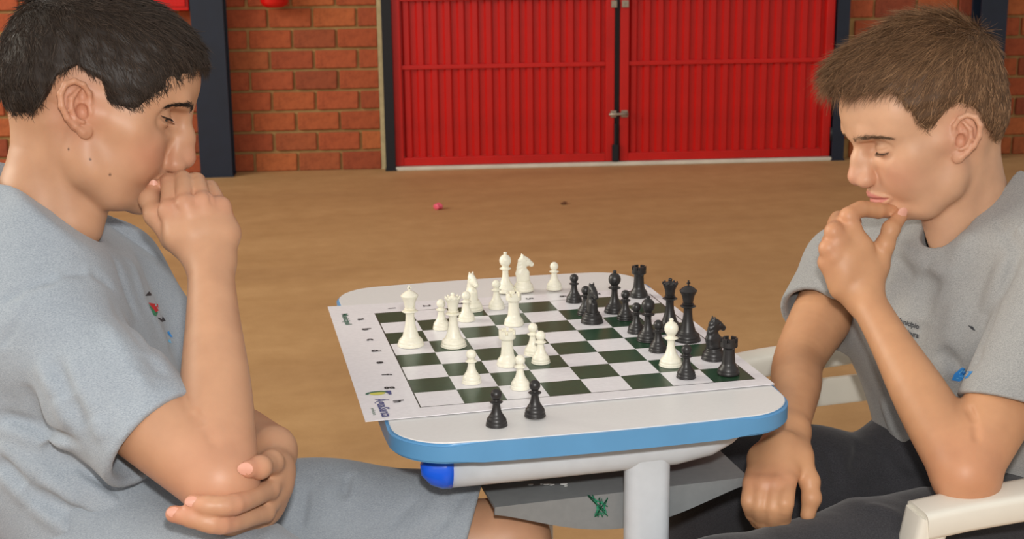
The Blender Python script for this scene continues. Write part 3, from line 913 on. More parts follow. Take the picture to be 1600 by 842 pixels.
def knight_parts():
    V = Vox((-.016, -.010, .008), (.020, .010, .056), .0006)
    V.slab([(-.0005, 0, .012), (-.003, 0, .024), (-.0015, 0, .036)], [.0055, .0048, .0042], [.0090, .0074, .0066], (0, 1, 0), .004)
    V.chain([(.002, 0, .016), (.004, 0, .024)], [.0062, .0048], .004)
    V.slab([(-.001, 0, .0410), (.006, 0, .0385), (.0120, 0, .0350)], [.0040, .0036, .0030], [.0062, .0048, .0034], (0, 1, 0), .003)
    V.ell((.0005, 0, .0420), (.0062, .0042, .0056), .003)
    V.chain([(-.0055, 0, .022), (-.0068, 0, .032), (-.0050, 0, .042), (-.0010, 0, .0475)], [.0020, .0022, .0020, .0014], .002)
    for s in (-1, 1):
        V.chain([(-.002, s * .0022, .045), (-.0012, s * .0026, .0505)], [.0020, .0007], .0012)
        V.ell((.0045, s * .0042, .0415), (.0012, .0010, .0010), .0006, 'c')
        V.ell((.0125, s * .0026, .0355), (.0010, .0010, .0008), .0006, 'c')
        for k in range(4): V.crease((-.0075, s * .002, .024 + .005 * k), (-.0025, s * .0052, .027 + .005 * k), .0008, -.0007)
    V.cap((.0152, -.004, .0338), (.0100, -.004, .0345), .0004, .0004, .0004, 'c'); V.cap((.0152, .004, .0338), (.0100, .004, .0345), .0004, .0004, .0004, 'c')
    V.chain([(.0085, 0, .0290), (.0060, 0, .0330)], [.0024, .0016], .002, 'c')
    return V.mesh(1)
R_ = .0138
KN_B = lathe(spline(prof_base(R_)[:-1] + [(R_ * .70, .0125), (R_ * .60, .0135), (.001, .0138)], 3), 32)
KN_H = knight_parts()
PM = {}
def piece_mesh(kind):
    if kind not in PM:
        PM[kind] = {'pawn': lambda: mesh_np('pawn', *pawn_me()), 'rook': lambda: mesh_np('rook', *rook_me()), 'bishop': lambda: mesh_np('bishop', *bishop_me()),
                    'queen': lambda: mesh_np('queen', *queen_me()), 'king': lambda: mesh_np('king', *king_me(0))}[kind]()
        try: PM[kind].set_sharp_from_angle(angle=math.radians(50))
        except Exception: pass
    return PM[kind]
EXTRA = {}
def piece(kind, white, px, py, label, rz=0.0, scale=1.0, onboard=True):
    z = BT + .0002 if onboard else TZ + .0002
    q = on_z(px, py, z); mat = M_IVORY if white else M_BLACK
    key = (kind, white)
    if kind == 'knight':
        root = empty('knight', q, rz)
        if key not in EXTRA:
            b_ = mesh_np('base', *KN_B); b_.materials.append(mat); h_ = mesh_np('horse_head', *KN_H); h_.materials.append(mat); EXTRA[key] = (b_, h_)
        for nm, me in zip(('base', 'horse_head'), EXTRA[key]):
            o = bpy.data.objects.new(nm, me); COL.objects.link(o); o.parent = root
        o = root; o.scale = (1.08,) * 3
    else:
        if key not in EXTRA:
            me = piece_mesh(kind).copy(); me.materials.append(mat)
            ex = None
            if kind == 'queen': ex = mesh_np('coronet', *coronet()); ex.materials.append(mat)
            if kind == 'king': ex = cross(); ex.materials.append(mat)
            EXTRA[key] = (me, ex)
        me, ex = EXTRA[key]
        if ex is None:
            o = bpy.data.objects.new(kind, me); COL.objects.link(o)
        else:
            o = empty(kind, q); b_ = bpy.data.objects.new('body', me); COL.objects.link(b_); b_.parent = o
            e_ = bpy.data.objects.new({'queen': 'coronet', 'king': 'cross'}[kind], ex); COL.objects.link(e_); e_.parent = o
        o.location = q; o.rotation_euler = (0, 0, rz)
    if scale != 1.0: o.scale = (scale,) * 3
    tag(o, label, 'chess piece', 'white chess pieces' if white else 'black chess pieces')
    return o
R90 = math.pi / 2
for a_ in [
    ('king', 1, 642, 539, 'tall white king at the left of the board, leftmost of the white pieces', .3),
    ('queen', 1, 709, 540, 'tall white queen with a crown, second tall piece from the left', 0),
    ('pawn', 1, 690, 513, 'white pawn half hidden behind the white queen', 0),
    ('knight', 1, 738, 484, 'white knight with both ears up, behind a pawn at the far left of the board', R90 * 3.2),
    ('pawn', 1, 729, 500, 'white pawn standing in front of the far left white knight', 0),
    ('pawn', 1, 776, 481, 'white pawn just left of the white bishop at the far edge', 0),
    ('bishop', 1, 790, 455, 'white bishop at the far edge of the mat, left of the white knight facing right', 0),
    ('knight', 1, 818, 453, 'white knight in profile facing right at the far edge of the mat', .1),
    ('pawn', 1, 866, 451, 'white pawn alone at the far edge, right of the white knight', 0),
    ('rook', 1, 803, 507, 'white rook in mid board, farther of the two in one line', 0),
    ('rook', 1, 793, 570, 'white rook in mid board, nearer of the two in one line', .3),
    ('pawn', 1, 833, 553, 'white pawn mid board, the hidden one behind its twin', 0),
    ('pawn', 1, 845, 566, 'white pawn mid board standing right in front of another white pawn', 0),
    ('pawn', 1, 737, 597, 'white pawn in front and left of the nearer white rook', 0),
    ('pawn', 1, 813, 606, 'white pawn nearest the camera, behind the two black pawns off the board', 0),
    ('bishop', 1, 1048, 570, 'cream bishop alone among the black pieces at the right', 0),
    ('pawn', 0, 897, 471, 'black pawn farthest left of the black group at the back', 0),
    ('pawn', 0, 915, 491, 'black pawn half hidden behind the black knight in the back', 0),
    ('knight', 0, 925, 503, 'black knight seen head-on in front of a black pawn at the back', -R90 * .9),
    ('bishop', 0, 960, 487, 'black bishop left of the far black rook', 0),
    ('rook', 0, 998, 463, 'black rook at the far right corner of the mat', .2),
    ('pawn', 0, 977, 498, 'black pawn between the black bishop and the far black rook', 0),
    ('pawn', 0, 994, 519, 'black pawn left of the black bishop in the crowded middle', 0),
    ('bishop', 0, 1012, 531, 'black bishop in the crowded middle, between two black pawns', 0),
    ('pawn', 0, 1028, 548, 'black pawn just left of the cream bishop', 0),
    ('queen', 0, 1046, 515, 'black queen behind the cream bishop, left of the black king', 0),
    ('king', 0, 1074, 531, 'tall black king behind the cream bishop', .4),
    ('knight', 0, 1115, 560, 'black knight facing right, behind the right-hand black rook', .2),
    ('rook', 0, 1138, 584, 'black rook at the near right corner of the board', .1),
    ('pawn', 0, 1072, 589, 'black pawn in front and right of the cream bishop', 0)]:
    piece(*a_)
piece('pawn', 0, 776, 664, 'black captured pawn on the bare desk, left of its pair', 0, 1.02, False)
piece('pawn', 0, 836, 649, 'black captured pawn on the near rim of the mat, right of its pair', 0, 1.02, True)

# ============================================================ chairs
def beam(name, pts, w, h, mat, parent, back, seg=4):
    """rounded rectangular bar through points; w across (y), h up"""
    V = []; F = []
    pts = [np.array(q, float) for q in pts]
    n = len(pts); K = 16
    for i, q in enumerate(pts):
        a = pts[max(i - 1, 0)]; b = pts[min(i + 1, n - 1)]; t = b - a; t /= np.linalg.norm(t)
        sd = np.cross((0, 0, 1), t) if abs(t[2]) < .95 else np.array((0, 1., 0)); sd = sd / np.linalg.norm(sd)
        if sd @ np.array((0, 1, 0)) < 0: sd = -sd
        up = np.cross(t, sd); 
        wi = w[i] if hasattr(w, '__len__') else w; hi = h[i] if hasattr(h, '__len__') else h
        for k in range(K):
            an = 2 * math.pi * (k + .5) / K; cx = math.copysign(abs(math.cos(an)) ** .35, math.cos(an)); sx = math.copysign(abs(math.sin(an)) ** .35, math.sin(an))
            V.append(q + sd * wi / 2 * cx + up * hi / 2 * sx - back)
    for i in range(n - 1):
        for k in range(K):
            k2 = (k + 1) % K; F.append((i * K + k, i * K + k2, (i + 1) * K + k2, (i + 1) * K + k))
    F.append(tuple(range(K - 1, -1, -1))); F.append(tuple((n - 1) * K + k for k in range(K)))
    me = mesh_np(name, V, F)
    try: me.set_sharp_from_angle(angle=math.radians(45))
    except Exception: pass
    return new_obj(name, me, mat, parent)
ch = empty('plastic_armchair', (.80, .14, 0)); tag(ch, 'white plastic armchair under the right boy, his elbow on its arm', 'chair')
cb_ = np.array((.80, .14, 0))
for s, yy in ((-1, -.140), (1, .445)):
    dz = .003 if s < 0 else .0
    beam('armrest', [(.548, yy, .622 + dz), (.60, yy, .628 + dz), (.72, yy, .636 + dz), (.90, yy, .655), (1.06, yy * .9 + .015, .68)], [.050, .052, .054, .052, .045], .034, M_CHAIR, ch, cb_)
    beam('arm_support', [(.560, yy, .632), (.548, yy, .58), (.530, yy, .44), (.505, yy - s * -.01, .20), (.49, yy + s * .01, .0)], [.046, .044, .042, .040, .036], [.040, .036, .036, .034, .03], M_CHAIR, ch, cb_)
    beam('leg', [(1.03, yy * .8 + .03, .44), (1.07, yy * .85 + .02, .22), (1.10, yy * .9 + .015, 0)], .04, .034, M_CHAIR, ch, cb_)
    if s > 0: beam('arm_panel', [(.575, yy - .001, .565), (.70, yy - .001, .572), (.80, yy - .001, .575)], .010, .045, M_CHAIR, ch, cb_)
bm = bmesh.new(); gx = np.linspace(.395, 1.02, 13); gy = np.linspace(-.10, .40, 11); vt = {}
for k, dz in ((0, 0), (1, -.008)):
    for i, x in enumerate(gx):
        for j, y in enumerate(gy):
            vt[k, i, j] = bm.verts.new((x - .80, y - .14, .440 - .012 * math.sin(math.pi * i / 12) - .02 * max(0, (x - .45) / .6) - .018 * max(0, 1 - i / 2) + dz))
for i in range(12):
    for j in range(10):
        bm.faces.new((vt[0, i, j], vt[0, i + 1, j], vt[0, i + 1, j + 1], vt[0, i, j + 1])); bm.faces.new((vt[1, i, j + 1], vt[1, i + 1, j + 1], vt[1, i + 1, j], vt[1, i, j]))
for i in range(12):
    bm.faces.new((vt[1, i, 0], vt[1, i + 1, 0], vt[0, i + 1, 0], vt[0, i, 0])); bm.faces.new((vt[0, i, 10], vt[0, i + 1, 10], vt[1, i + 1, 10], vt[1, i, 10]))
for j in range(10):
    bm.faces.new((vt[0, 0, j], vt[0, 0, j + 1], vt[1, 0, j + 1], vt[1, 0, j])); bm.faces.new((vt[1, 12, j], vt[1, 12, j + 1], vt[0, 12, j + 1], vt[0, 12, j]))
new_obj('seat', bm_me('seat', bm, True), M_CHAIR, ch)
for k in range(5):
    y = -.04 + .09 * k
    beam('back_slat', [(1.02, y, .39), (1.07, y, .55), (1.11, y, .72), (1.14, y, .86)], .05, .012, M_CHAIR, ch, cb_)
beam('back_rail', [(1.13, -.11, .80), (1.15, .0, .875), (1.155, .14, .89), (1.15, .29, .875), (1.13, .40, .80)], .03, .04, M_CHAIR, ch, cb_)

bc = empty('school_chair', (-.52, .06, 0)); tag(bc, 'blue school chair under the left boy, only its back edge in the picture', 'chair')
bb = np.array((-.52, .06, 0))
new_obj('seat', boxes('seat', [((-.20, -.19, .435), (.20, .19, .450))], .006), M_BLUECH, bc)
for s in (-1, 1):
    V_, F_ = tube_mesh([(-.19 - .006, s * .17, .003), (-.175, s * .17, .43), (-.215, s * .17, .62), (-.235, s * .17, .78)], .011, 12); new_obj('back_post', mesh_np('back_post', V_, F_), M_BLUECH, bc)
    V_, F_ = tube_mesh([(.20, s * .17, .003), (.17, s * .17, .43)], .011, 12); new_obj('leg', mesh_np('leg', V_, F_), M_BLUECH, bc)
new_obj('backrest', boxes('backrest', [((-.250, -.19, .62), (-.236, .19, .79))], .006), M_BLUECH, bc)
# ============================================================ heads
def lerp_pts(*p): return [np.array(q, float) for q in p]

def sculpt_head(V, H):
    """blend a whole head in its own frame: x to the face, y to its left, z up (metres)"""
    bx = H['bridge']; tip = H['tip']; ch = H['chin']
    V.ell((0.0, 0, .045), (.098, .072, .080), 0)
    V.ell((-.028, 0, .030), (.072, .070, .070), .02, 'u')
    V.ell((.050, 0, .058), (H['brow'][0] - .0505, .058, .045), .03)          # forehead
    V.ell((.038, 0, -.012), (.052, .054, .062), .03)                          # face
    V.ell((.030, 0, -.060), (.046, .042, .028), .02)                          # floor of the mouth
    for s in (-1, 1):
        V.chain(lerp_pts((.002, s * .060, .000), (.010, s * .052, -.045), (.020, s * .049, -.060 + H.get('gon', 0)), (.048, s * .035, -.078), (ch[0] - .014, s * .012, ch[1] + .015)), [.013, .014, .014, .013, .014], .022)
        V.ell((.046, s * .038, -.014), (.031, .022, .032), .020)              # cheek
        V.chain(lerp_pts((.066, s * .040, -.012), (.050, s * .052, -.006), (.022, s * .062, .002)), [.013, .011, .009], .02)
        V.chain(lerp_pts((H['brow'][0] - .010, s * .008, H['brow'][1]), (H['brow'][0] - .013, s * .026, H['brow'][1] + .003), (H['brow'][0] - .033, s * .044, H['brow'][1] - .000)), [.0085, .009, .0075], .014)
        V.ell((.042, s * .050, .036), (.030, .014, .034), .02)                # temple
        V.ell((.034, s * .043, -.032), (.032, .016, .040), .018)
    V.ell((ch[0] - .018, 0, ch[1] + .017), (.019, .021, .017), .014)          # chin
    V.ell((.058, 0, -.046), (H['lipx'] - .0615, .031, .029), .013)             # muzzle
    for s in (-1, 1):
        V.ell((.056, s * .026, -.034), (.026, .016, .020), .016); V.ell((.052, s * .034, -.036), (.026, .019, .028), .02)
    # eye sockets
    ex, ez = H['eye']
    for s in (-1, 1):
        V.ell((ex + .020, s * .034, ez), (.018, .024, .0135), .012, 'c')
        V.bump((ex + .012, s * .012, ez + .002), (.012, .008, .012), -.0035)
    # nose
    V.chain(lerp_pts((H['nasion'][0] - .009, 0, H['nasion'][1]), (bx[0] - .0088, 0, bx[1]), (tip[0] - .0118, 0, tip[1] - .001)), [.0085, .0088, .0115], .009)
    V.cap((H['subn'][0] - .004, 0, H['subn'][1] + .008), (tip[0] - .013, 0, tip[1] - .005), .0065, .0085, .006)
    for s in (-1, 1):
        V.ell((H['subn'][0] - .001, s * .0115, H['subn'][1] + .0095), (.0115, .0075, .0085), .006)
        V.cap((bx[0] - .016, s * .006, bx[1] - .006), (H['subn'][0] - .002, s * .012, H['subn'][1] + .012), .006, .006, .010)
    # lips, laid along the surface of the muzzle
    lx, lz = H['lipx'], H['lipz']
    mc = H['mouthc']
    def face(y, z): return V.march((.03, y, z), (1, 0, 0), 0, .12)[0]
    for s in (-1, 1):
        up = []; lo = []; sl = []
        for t in (0, .25, .5, .75, 1):
            y = s * .0245 * t; zc = lz * (1 - t) + mc[1] * t
            r1 = .0048 * (1 - t ** 2) + .0014; r2 = .0056 * (1 - t ** 2) + .0014
            fx = min(face(y, zc), lx - .002)
            up.append((fx + .0012 - r1 * .62, y, zc + r1 * .88 - (.0006 if t == 0 else 0)))
            lo.append((fx - .0012 - r2 * .55, y, zc - r2 * .95))
            sl.append((fx + .0035 - .004 * t, y, zc))
        V.chain(up, [.0048 * (1 - t ** 2) + .0014 for t in (0, .25, .5, .75, 1)], .003)
        V.chain(lo, [.0056 * (1 - t ** 2) + .0014 for t in (0, .25, .5, .75, 1)], .003)
        for p_ in sl: pass
        V.chain([(face(y_, z_) + .0002, y_, z_) for (_, y_, z_) in sl], [.0012, .0012, .0012, .0012, .0009], .002, 'c')
    V.bump((lx - .004, 0, lz - .017), (.008, .018, .005), -.003)              # fold over the chin
    V.bump((lx - .002, 0, lz + .013), (.006, .004, .007), -.0012)             # philtrum
    for s in (-1, 1):                                                         # nostrils
        V.cap((H['subn'][0] + .003, s * .0065, H['subn'][1] + .000), (H['subn'][0] + .006, s * .0075, H['subn'][1] + .009), .0028, .0026, .002, 'c')
        V.crease((H['subn'][0] - .008, s * .0165, H['subn'][1] + .018), (H['subn'][0] - .007, s * .021, H['subn'][1] + .002), .004, -.0010)
    # eyelids over the eyeball, with a slit between them
    for s in (-1, 1):
        c = np.array((ex, s * .0325, ez))
        V.ell(c, (H.get('lidx', .0142), .0175, .0138), .005)
        pts = []
        for t in np.linspace(-1, 1, 9):
            a_ = math.radians(H.get('gaze', 10) + 60 * t)
            zz = H['slit'][0] - H['slit'][1] * (1 - t * t) + .0006 * t
            d_ = np.array((math.cos(a_), s * math.sin(a_), zz / .014))
            pts.append(tuple(V.march(c, d_, .004, .03)))
        w_ = H['slit'][2]
        V.chain(pts, [.0007, w_ * .7, w_ * .95, w_, w_, w_, w_ * .95, w_ * .7, .0007], .0010, 'c')
        H.setdefault('lid', {})[s] = pts
        up = []
        for x, y, z in pts[1:]:
            d_ = np.array((x, y, z)) - c; d_[2] += H['slit'][3]
            up.append(V.march(c, d_, .004, .03))
        for i in range(len(up) - 1): V.crease(up[i], up[i + 1], .0015, -.0012)
    # ears
    for s in (-1, 1):
        c = np.array((H['ear'][0], s * .0715, H['ear'][1]))
        eu = np.array((-.36, s * .05, .93)); eu /= np.linalg.norm(eu)
        eb = np.array((-.86, s * .40, -.36)); eb -= eu * (eb @ eu); eb /= np.linalg.norm(eb)
        en = np.cross(eu, eb) * -s; en /= np.linalg.norm(en)
        if en[1] * s < 0: en = -en
        E = lambda u, b, n=0.0: c + u * eu + b * eb + n * en
        k = H.get('earscale', 1.0)
        M = np.stack([eu, eb, en], 1)
        V.ell(E(.002 * k, .013 * k, -.001), (.027 * k, .016 * k, .0035), .003, 'u', M)
        V.ell(E(0, .002, -.004), (.016, .008, .008), .006, 'u', M)
        hel = [(-.001, .009, .0025), (.006, .000, .003), (.016, .000, .004), (.026, .005, .005), (.031, .014, .005), (.0285, .024, .005), (.019, .0305, .005), (.006, .031, .005), (-.007, .0265, .004), (-.017, .019, .003), (-.024, .012, .002)]
        V.chain([E(u * k, b * k, n) for u, b, n in hel], [.0022, .0028, .003, .0032, .0033, .0034, .0034, .0033, .0032, .0034, .0042], .0018)
        V.ell(E(-.024 * k, .009 * k, .001), (.008, .0075, .0038), .003, 'u', M)
        V.chain([E(u * k, b * k, n) for u, b, n in [(.021, .010, .002), (.013, .0195, .0035), (.002, .0215, .0035), (-.009, .018, .003), (-.013, .011, .003)]], [.0024, .003, .003, .003, .003], .002)
        V.ell(E(-.002 * k, .0095 * k, .002), (.0085, .0065, .006), .003, 'c', M)
        V.ell(E(.014 * k, .008 * k, .0035), (.006, .004, .0035), .002, 'c', M)
        V.ell(E(-.003 * k, .001 * k, .003), (.0055, .003, .0035), .002, 'u', M)
        H.setdefault('earpt', {})[s] = E(.002 * k, .016 * k)

def head_tint(P, H, skin, red):
    """pigment of the skin: lips, ears, nose and cheeks are redder (own colour of the skin)"""
    c = np.tile(np.array(skin, float), (len(P), 1))
    m = np.zeros(len(P))
    lx, lz = H['lipx'], H['lipz']; mc = H['mouthc']
    A = np.abs(P[:, 1])
    t = np.clip(A / .0245, 0, 1)
    cz = (lz + .0003) * (1 - t) + mc[1] * t
    hgt = .0088 * (1 - t ** 2.2)
    lip = np.clip(1.25 - np.abs(P[:, 2] - cz - .0004) / np.maximum(hgt, 1e-4), 0, 1) * (P[:, 0] > mc[0] - .002) * (A < .0245)
    lip = np.clip(lip * 3, 0, 1)
    for s in (-1, 1):
        m += .45 * blob(P, (.075, s * .045, -.025), (.03, .03, .022))
        m += .55 * blob(P, H['earpt'][s], (.03, .02, .034))
        m += .25 * blob(P, (H['subn'][0], s * .012, H['subn'][1] + .01), (.012, .01, .012))
    m += .55 * blob(P, (H['tip'][0], 0, H['tip'][1]), (.018, .014, .02))
    m = np.clip(m, 0, 1)[:, None]
    c = c * (1 - m) + np.array(red) * m
    c = c * (1 - lip[:, None]) + np.array(H['lipcol']) * lip[:, None]
    for q in H.get('moles', []):
        w_ = np.clip(1.6 - np.linalg.norm(P - np.array(q), axis=1) / H.get('mole_r', .0013), 0, 1)[:, None]
        c = c * (1 - w_) + np.array((.10, .045, .03)) * w_
    return c

def poly_sd(pts, X, Z):
    """signed distance to a closed polygon in the side view of the head (negative inside)"""
    X, Z = np.broadcast_arrays(X, Z)
    d = np.full(X.shape, 1e9); sgn = np.ones(X.shape, bool); n = len(pts)
    for i in range(n):
        a = np.array(pts[i]); b = np.array(pts[(i + 1) % n]); e = b - a
        wx, wz = X - a[0], Z - a[1]
        t = np.clip((wx * e[0] + wz * e[1]) / (e @ e), 0, 1)
        d = np.minimum(d, (wx - e[0] * t) ** 2 + (wz - e[1] * t) ** 2)
        if a[1] != b[1]:
            m = ((a[1] > Z) != (b[1] > Z)) & (X < (b[0] - a[0]) * (Z - a[1]) / (b[1] - a[1]) + a[0])
            sgn ^= m
    return np.where(sgn, 1, -1) * np.sqrt(d)

def in_region(P, poly):
    return -poly_sd(poly, P[:, 0], P[:, 2])

def ball(M, H, s):
    """eyeball centre in the room"""
    return M @ np.array((H['eye'][0] - .0004, s * .0325, H['eye'][1])) + np.array(H['pos'])

def sculpt_hair(V, G):
    for c, r, k, rot in G['lumps']:
        M = None
        if rot: a = math.radians(rot); M = np.array([[math.cos(a), 0, -math.sin(a)], [0, 1, 0], [math.sin(a), 0, math.cos(a)]])
        V.ell(c, r, k, 'u', M)
    lo = V.lo; hi = V.lo + V.res * (V.n - 1)
    poly = G['line']
    q = V.sub(lo, hi, 0); sl, X, Y, Z = q
    d2 = poly_sd(poly, X[:, :, :], Z)          # one side view, the same across
    V.D[sl] = smax(V.D[sl], d2.astype(f32), .006)
    # tufts
    P = [X * 1.0, Y * 1.0, Z * 1.0]
    n = .0007 * (np.sin(210 * X + 90 * Z + 3 * np.sin(130 * Y)) + np.sin(260 * Y + 120 * X + 2 * np.sin(150 * Z)) * .8 + .6 * np.sin(340 * Z + 200 * Y))
    V.D += np.where(np.abs(V.D) < .01, n, 0).astype(f32)

def make_hair(H, G, mat, parent, seed, back):
    rng = np.random.default_rng(seed)
    V = Vox((-.135, -.105, -.06), (.14, .105, .175), .0022)
    sculpt_hair(V, G)
    P, F = V.mesh(2); N = vnormals(P, F)
    col = np.tile(np.array(G['color']) * .7, (len(P), 1))
    CAP = P - N * .0018
    # strands rooted in the cap
    vis = in_region(P, G['line']) > .0005
    cand = np.nonzero(vis & (N[:, 0] ** 2 + N[:, 1] ** 2 + N[:, 2] ** 2 > .5))[0]
    # do not root hair on the inner side of the cap
    out = ((P - np.array((0, 0, .04))) * N).sum(1) > .02
    cand = np.nonzero(vis & out)[0]
    pick = rng.choice(cand, G['n'])
    R = P[pick] + rng.normal(0, .0008, (G['n'], 3)); NN = N[pick]
    edge = in_region(R, G['line'])
    cr = np.array(G['crown'])
    d = R - cr; d /= np.linalg.norm(d, axis=1)[:, None] + 1e-6
    top = np.clip((R[:, 2] - .07) / .05, 0, 1)[:, None]
    d = d * (1 - G['fwd'] * top) + np.array(G['comb']) * G['fwd'] * top
    d = d + np.array(G['side']) * (1 - top)
    sidew = 1 - top[:, 0]
    L = G['len'][0] * top[:, 0] + G['len'][1] * sidew; L = L * rng.uniform(.6, 1.15, len(L))
    fr = np.clip((R[:, 0] - .075) / .03, 0, 1); L = L * (1 + G['fringe'] * fr)
    clump = np.sin(R[:, [0]] * 300 + R[:, [1]] * 410) * .25
    d = d + clump * np.cross(NN, d)
    SV, SF = strands(R - NN * .0012, d, NN, L, G['rad'], rng, lift=G['lift'], curl=.35, seg=4, jitter=G['jit'])
    nper = 15
    cc = np.array(G['color'])[None] * rng.uniform(.55, 1.5, (G['n'], 1)) + np.array(G['hi'])[None] * (rng.uniform(0, 1, (G['n'], 1)) ** 3)
    SC_ = np.repeat(cc, nper, 0)
    A = np.concatenate([CAP, SV]); FF = np.concatenate([F, SF + len(P)]); C = np.concatenate([col, SC_])
    M = rot_head(*H['rot'])
    Q = A @ M.T + np.array(H['pos']) - back
    return tag(new_obj('hair', mesh_np('hair', Q, FF, True, C), mat, parent), kind='stuff')

def make_brows(H, mat, parent, seed, back, col, n=260):
    rng = np.random.default_rng(seed)
    M = rot_head(*H['rot'])
    for s in (-1, 1):
        t = rng.uniform(0, 1, n); y = s * (.010 + H.get('browlen', .041) * t)
        z = H['brow'][1] + H.get('browz', -.002) + .0055 * np.sin(np.clip(t * 1.15, 0, 1) * math.pi * .85) - .004 * t ** 3 + rng.normal(0, .0019, n) * (1 - .6 * t)
        roots = np.array([H['facefn'](a, b) for a, b in zip(y, z)])
        nr = np.stack([np.full(n, .8), s * (.15 + .75 * t), np.full(n, .1)], 1); nr /= np.linalg.norm(nr, axis=1)[:, None]
        d = np.stack([-.3 - .5 * t, s * np.ones(n), .5 - .9 * t], 1); d /= np.linalg.norm(d, axis=1)[:, None]
        V, F = (strands(roots + nr * .0002, d, nr, rng.uniform(.006, .0095, n), H.get('browr', .00024), rng, lift=.16, curl=.2, seg=4, jitter=.16))
        Q = V @ M.T + np.array(H['pos']) - back
        C = np.tile(np.array(col, float), (len(V), 1))
        tag(new_obj('eyebrow', mesh_np('eyebrow', Q, F, True, C), mat, parent), kind='stuff')

def make_lashes(H, mat, parent, back, col):
    M = rot_head(*H['rot'])
    for s in (-1, 1):
        parts = []
        pts = [np.array(q) + np.array((.0006, 0, H['slit'][2] * .75)) for q in H['lid'][s]]
        parts.append(tube_mesh([M @ q + np.array(H['pos']) - back for q in pts], [.0003, .0005] + [.00065] * 5 + [.0005, .0003], 6))
        for i in range(22):
            t = i / 21 * (len(pts) - 1.001); j = int(t); q = pts[j] * (1 - t + j) + pts[j + 1] * (t - j)
            dr = np.array((.75, s * (.1 + .35 * i / 21), -.45)); dr /= np.linalg.norm(dr)
            a = [q, q + dr * .003, q + dr * .0055 + np.array((0, 0, .001))]
            parts.append(tube_mesh([M @ p_ + np.array(H['pos']) - back for p_ in a], [.00028, .0002, .00008], 4))
        V, F = merge(parts)
        me = mesh_np('eyelash', V, F, True, np.tile(np.array(col, float), (len(V), 1)))
        tag(new_obj('eyelash', me, mat, parent), kind='stuff')
HL=dict(rot=(-0.1201,0.301,-0.1394),pos=(-0.3398,0.1494,1.0904),brow=(.1015,.034),nasion=(.1062,.021),bridge=(.1138,.001),tip=(.1222,-.0205),subn=(.103,-.0425),
 lipx=.1000,lipz=-.0555,mouthc=(.081,-.055),chin=(.088,-.0945),eye=(.0715,.0155),lidx=.0160,ballr=.0134,gaze=14,browr=.00034,slit=(-.0004,.0010,.0034,.0072),ear=(.006,.006),lipcol=(.50,.20,.16),skin=(.555,.305,.18),red=(.58,.23,.15),
 mole_r=.0012,mole_px=[(107,233),(141,249),(172,273)])
HR=dict(rot=(3.0793,0.3308,0.0193),pos=(0.708,0.172,1.0195),brow=(.1045,.033),nasion=(.1025,.018),bridge=(.1120,.002),tip=(.1245,-.0175),subn=(.1065,-.036),
 lipx=.1065,lipz=-.0540,mouthc=(.083,-.056),chin=(.088,-.0925),eye=(.0740,.0120),browlen=.049,slit=(-.0040,.0020,.0010,.0062),ear=(.004,.003),lipcol=(.58,.22,.18),skin=(.66,.385,.24),red=(.68,.30,.20),browz=-.003)
GL=dict(lumps=[((-.006,0,.050),(.107,.083,.089),0,0),((.050,0,.086),(.056,.056,.036),.03,-14),((-.040,0,.020),(.066,.079,.060),.02,0),((.046,0,.042),(.046,.0715,.050),.02,0)],
 line=[(.120,.084),(.0985,.0760),(.0810,.0510),(.0670,.0330),(.0570,.0130),(.0460,.0010),(.0300,.0005),(.0190,.0190),(.010,.038),(-.016,.046),(-.034,.030),(-.040,.002),(-.0520,-.0180),(-.0800,-.0250),(-.16,-.03),(-.16,.22),(.18,.22),(.18,.09)],
 color=(.030,.019,.013),hi=(.05,.035,.025),n=14500,crown=(-.065,.0,.100),fwd=.55,comb=(.95,-.15,-.15),side=(.15,0,-.55),len=(.021,.013),fringe=.1,rad=.00034,lift=.22,jit=.22)
GR=dict(lumps=[((-.004,0,.060),(.106,.082,.094),0,0),((.056,0,.102),(.056,.052,.034),.03,14),((-.040,0,.015),(.062,.078,.062),.02,0),((.040,0,.050),(.044,.0700,.050),.02,0)],
 line=[(.150,.118),(.1090,.0915),(.088,.0900),(.060,.0860),(.053,.0640),(.044,.040),(.0340,.0170),(.0250,.0140),(.0150,.0320),(.004,.040),(-.016,.044),(-.034,.024),(-.042,.0),(-.0560,-.0300),(-.0760,-.0370),(-.16,-.05),(-.16,.22),(.18,.22)],
 color=(.15,.080,.040),hi=(.32,.19,.10),n=16000,crown=(-.085,.0,.105),fwd=.75,comb=(.9,.35,.16),side=(.25,0,-.7),len=(.046,.013),fringe=.05,rad=.00034,lift=.06,jit=.09)
# ============================================================ bodies
def finger(V, pts, r, k=.0045, nail=True):
    pts = [np.array(q, float) for q in pts]
    n = len(pts)
    rad = [r * (1.06, 1.04, .97, .84)[min(i, 3)] for i in range(n)]
    V.limb(pts, rad, .0035, 4)
    for i in range(1, n - 1): V.ell(pts[i], (r * 1.03,) * 3, .002)           # knuckle

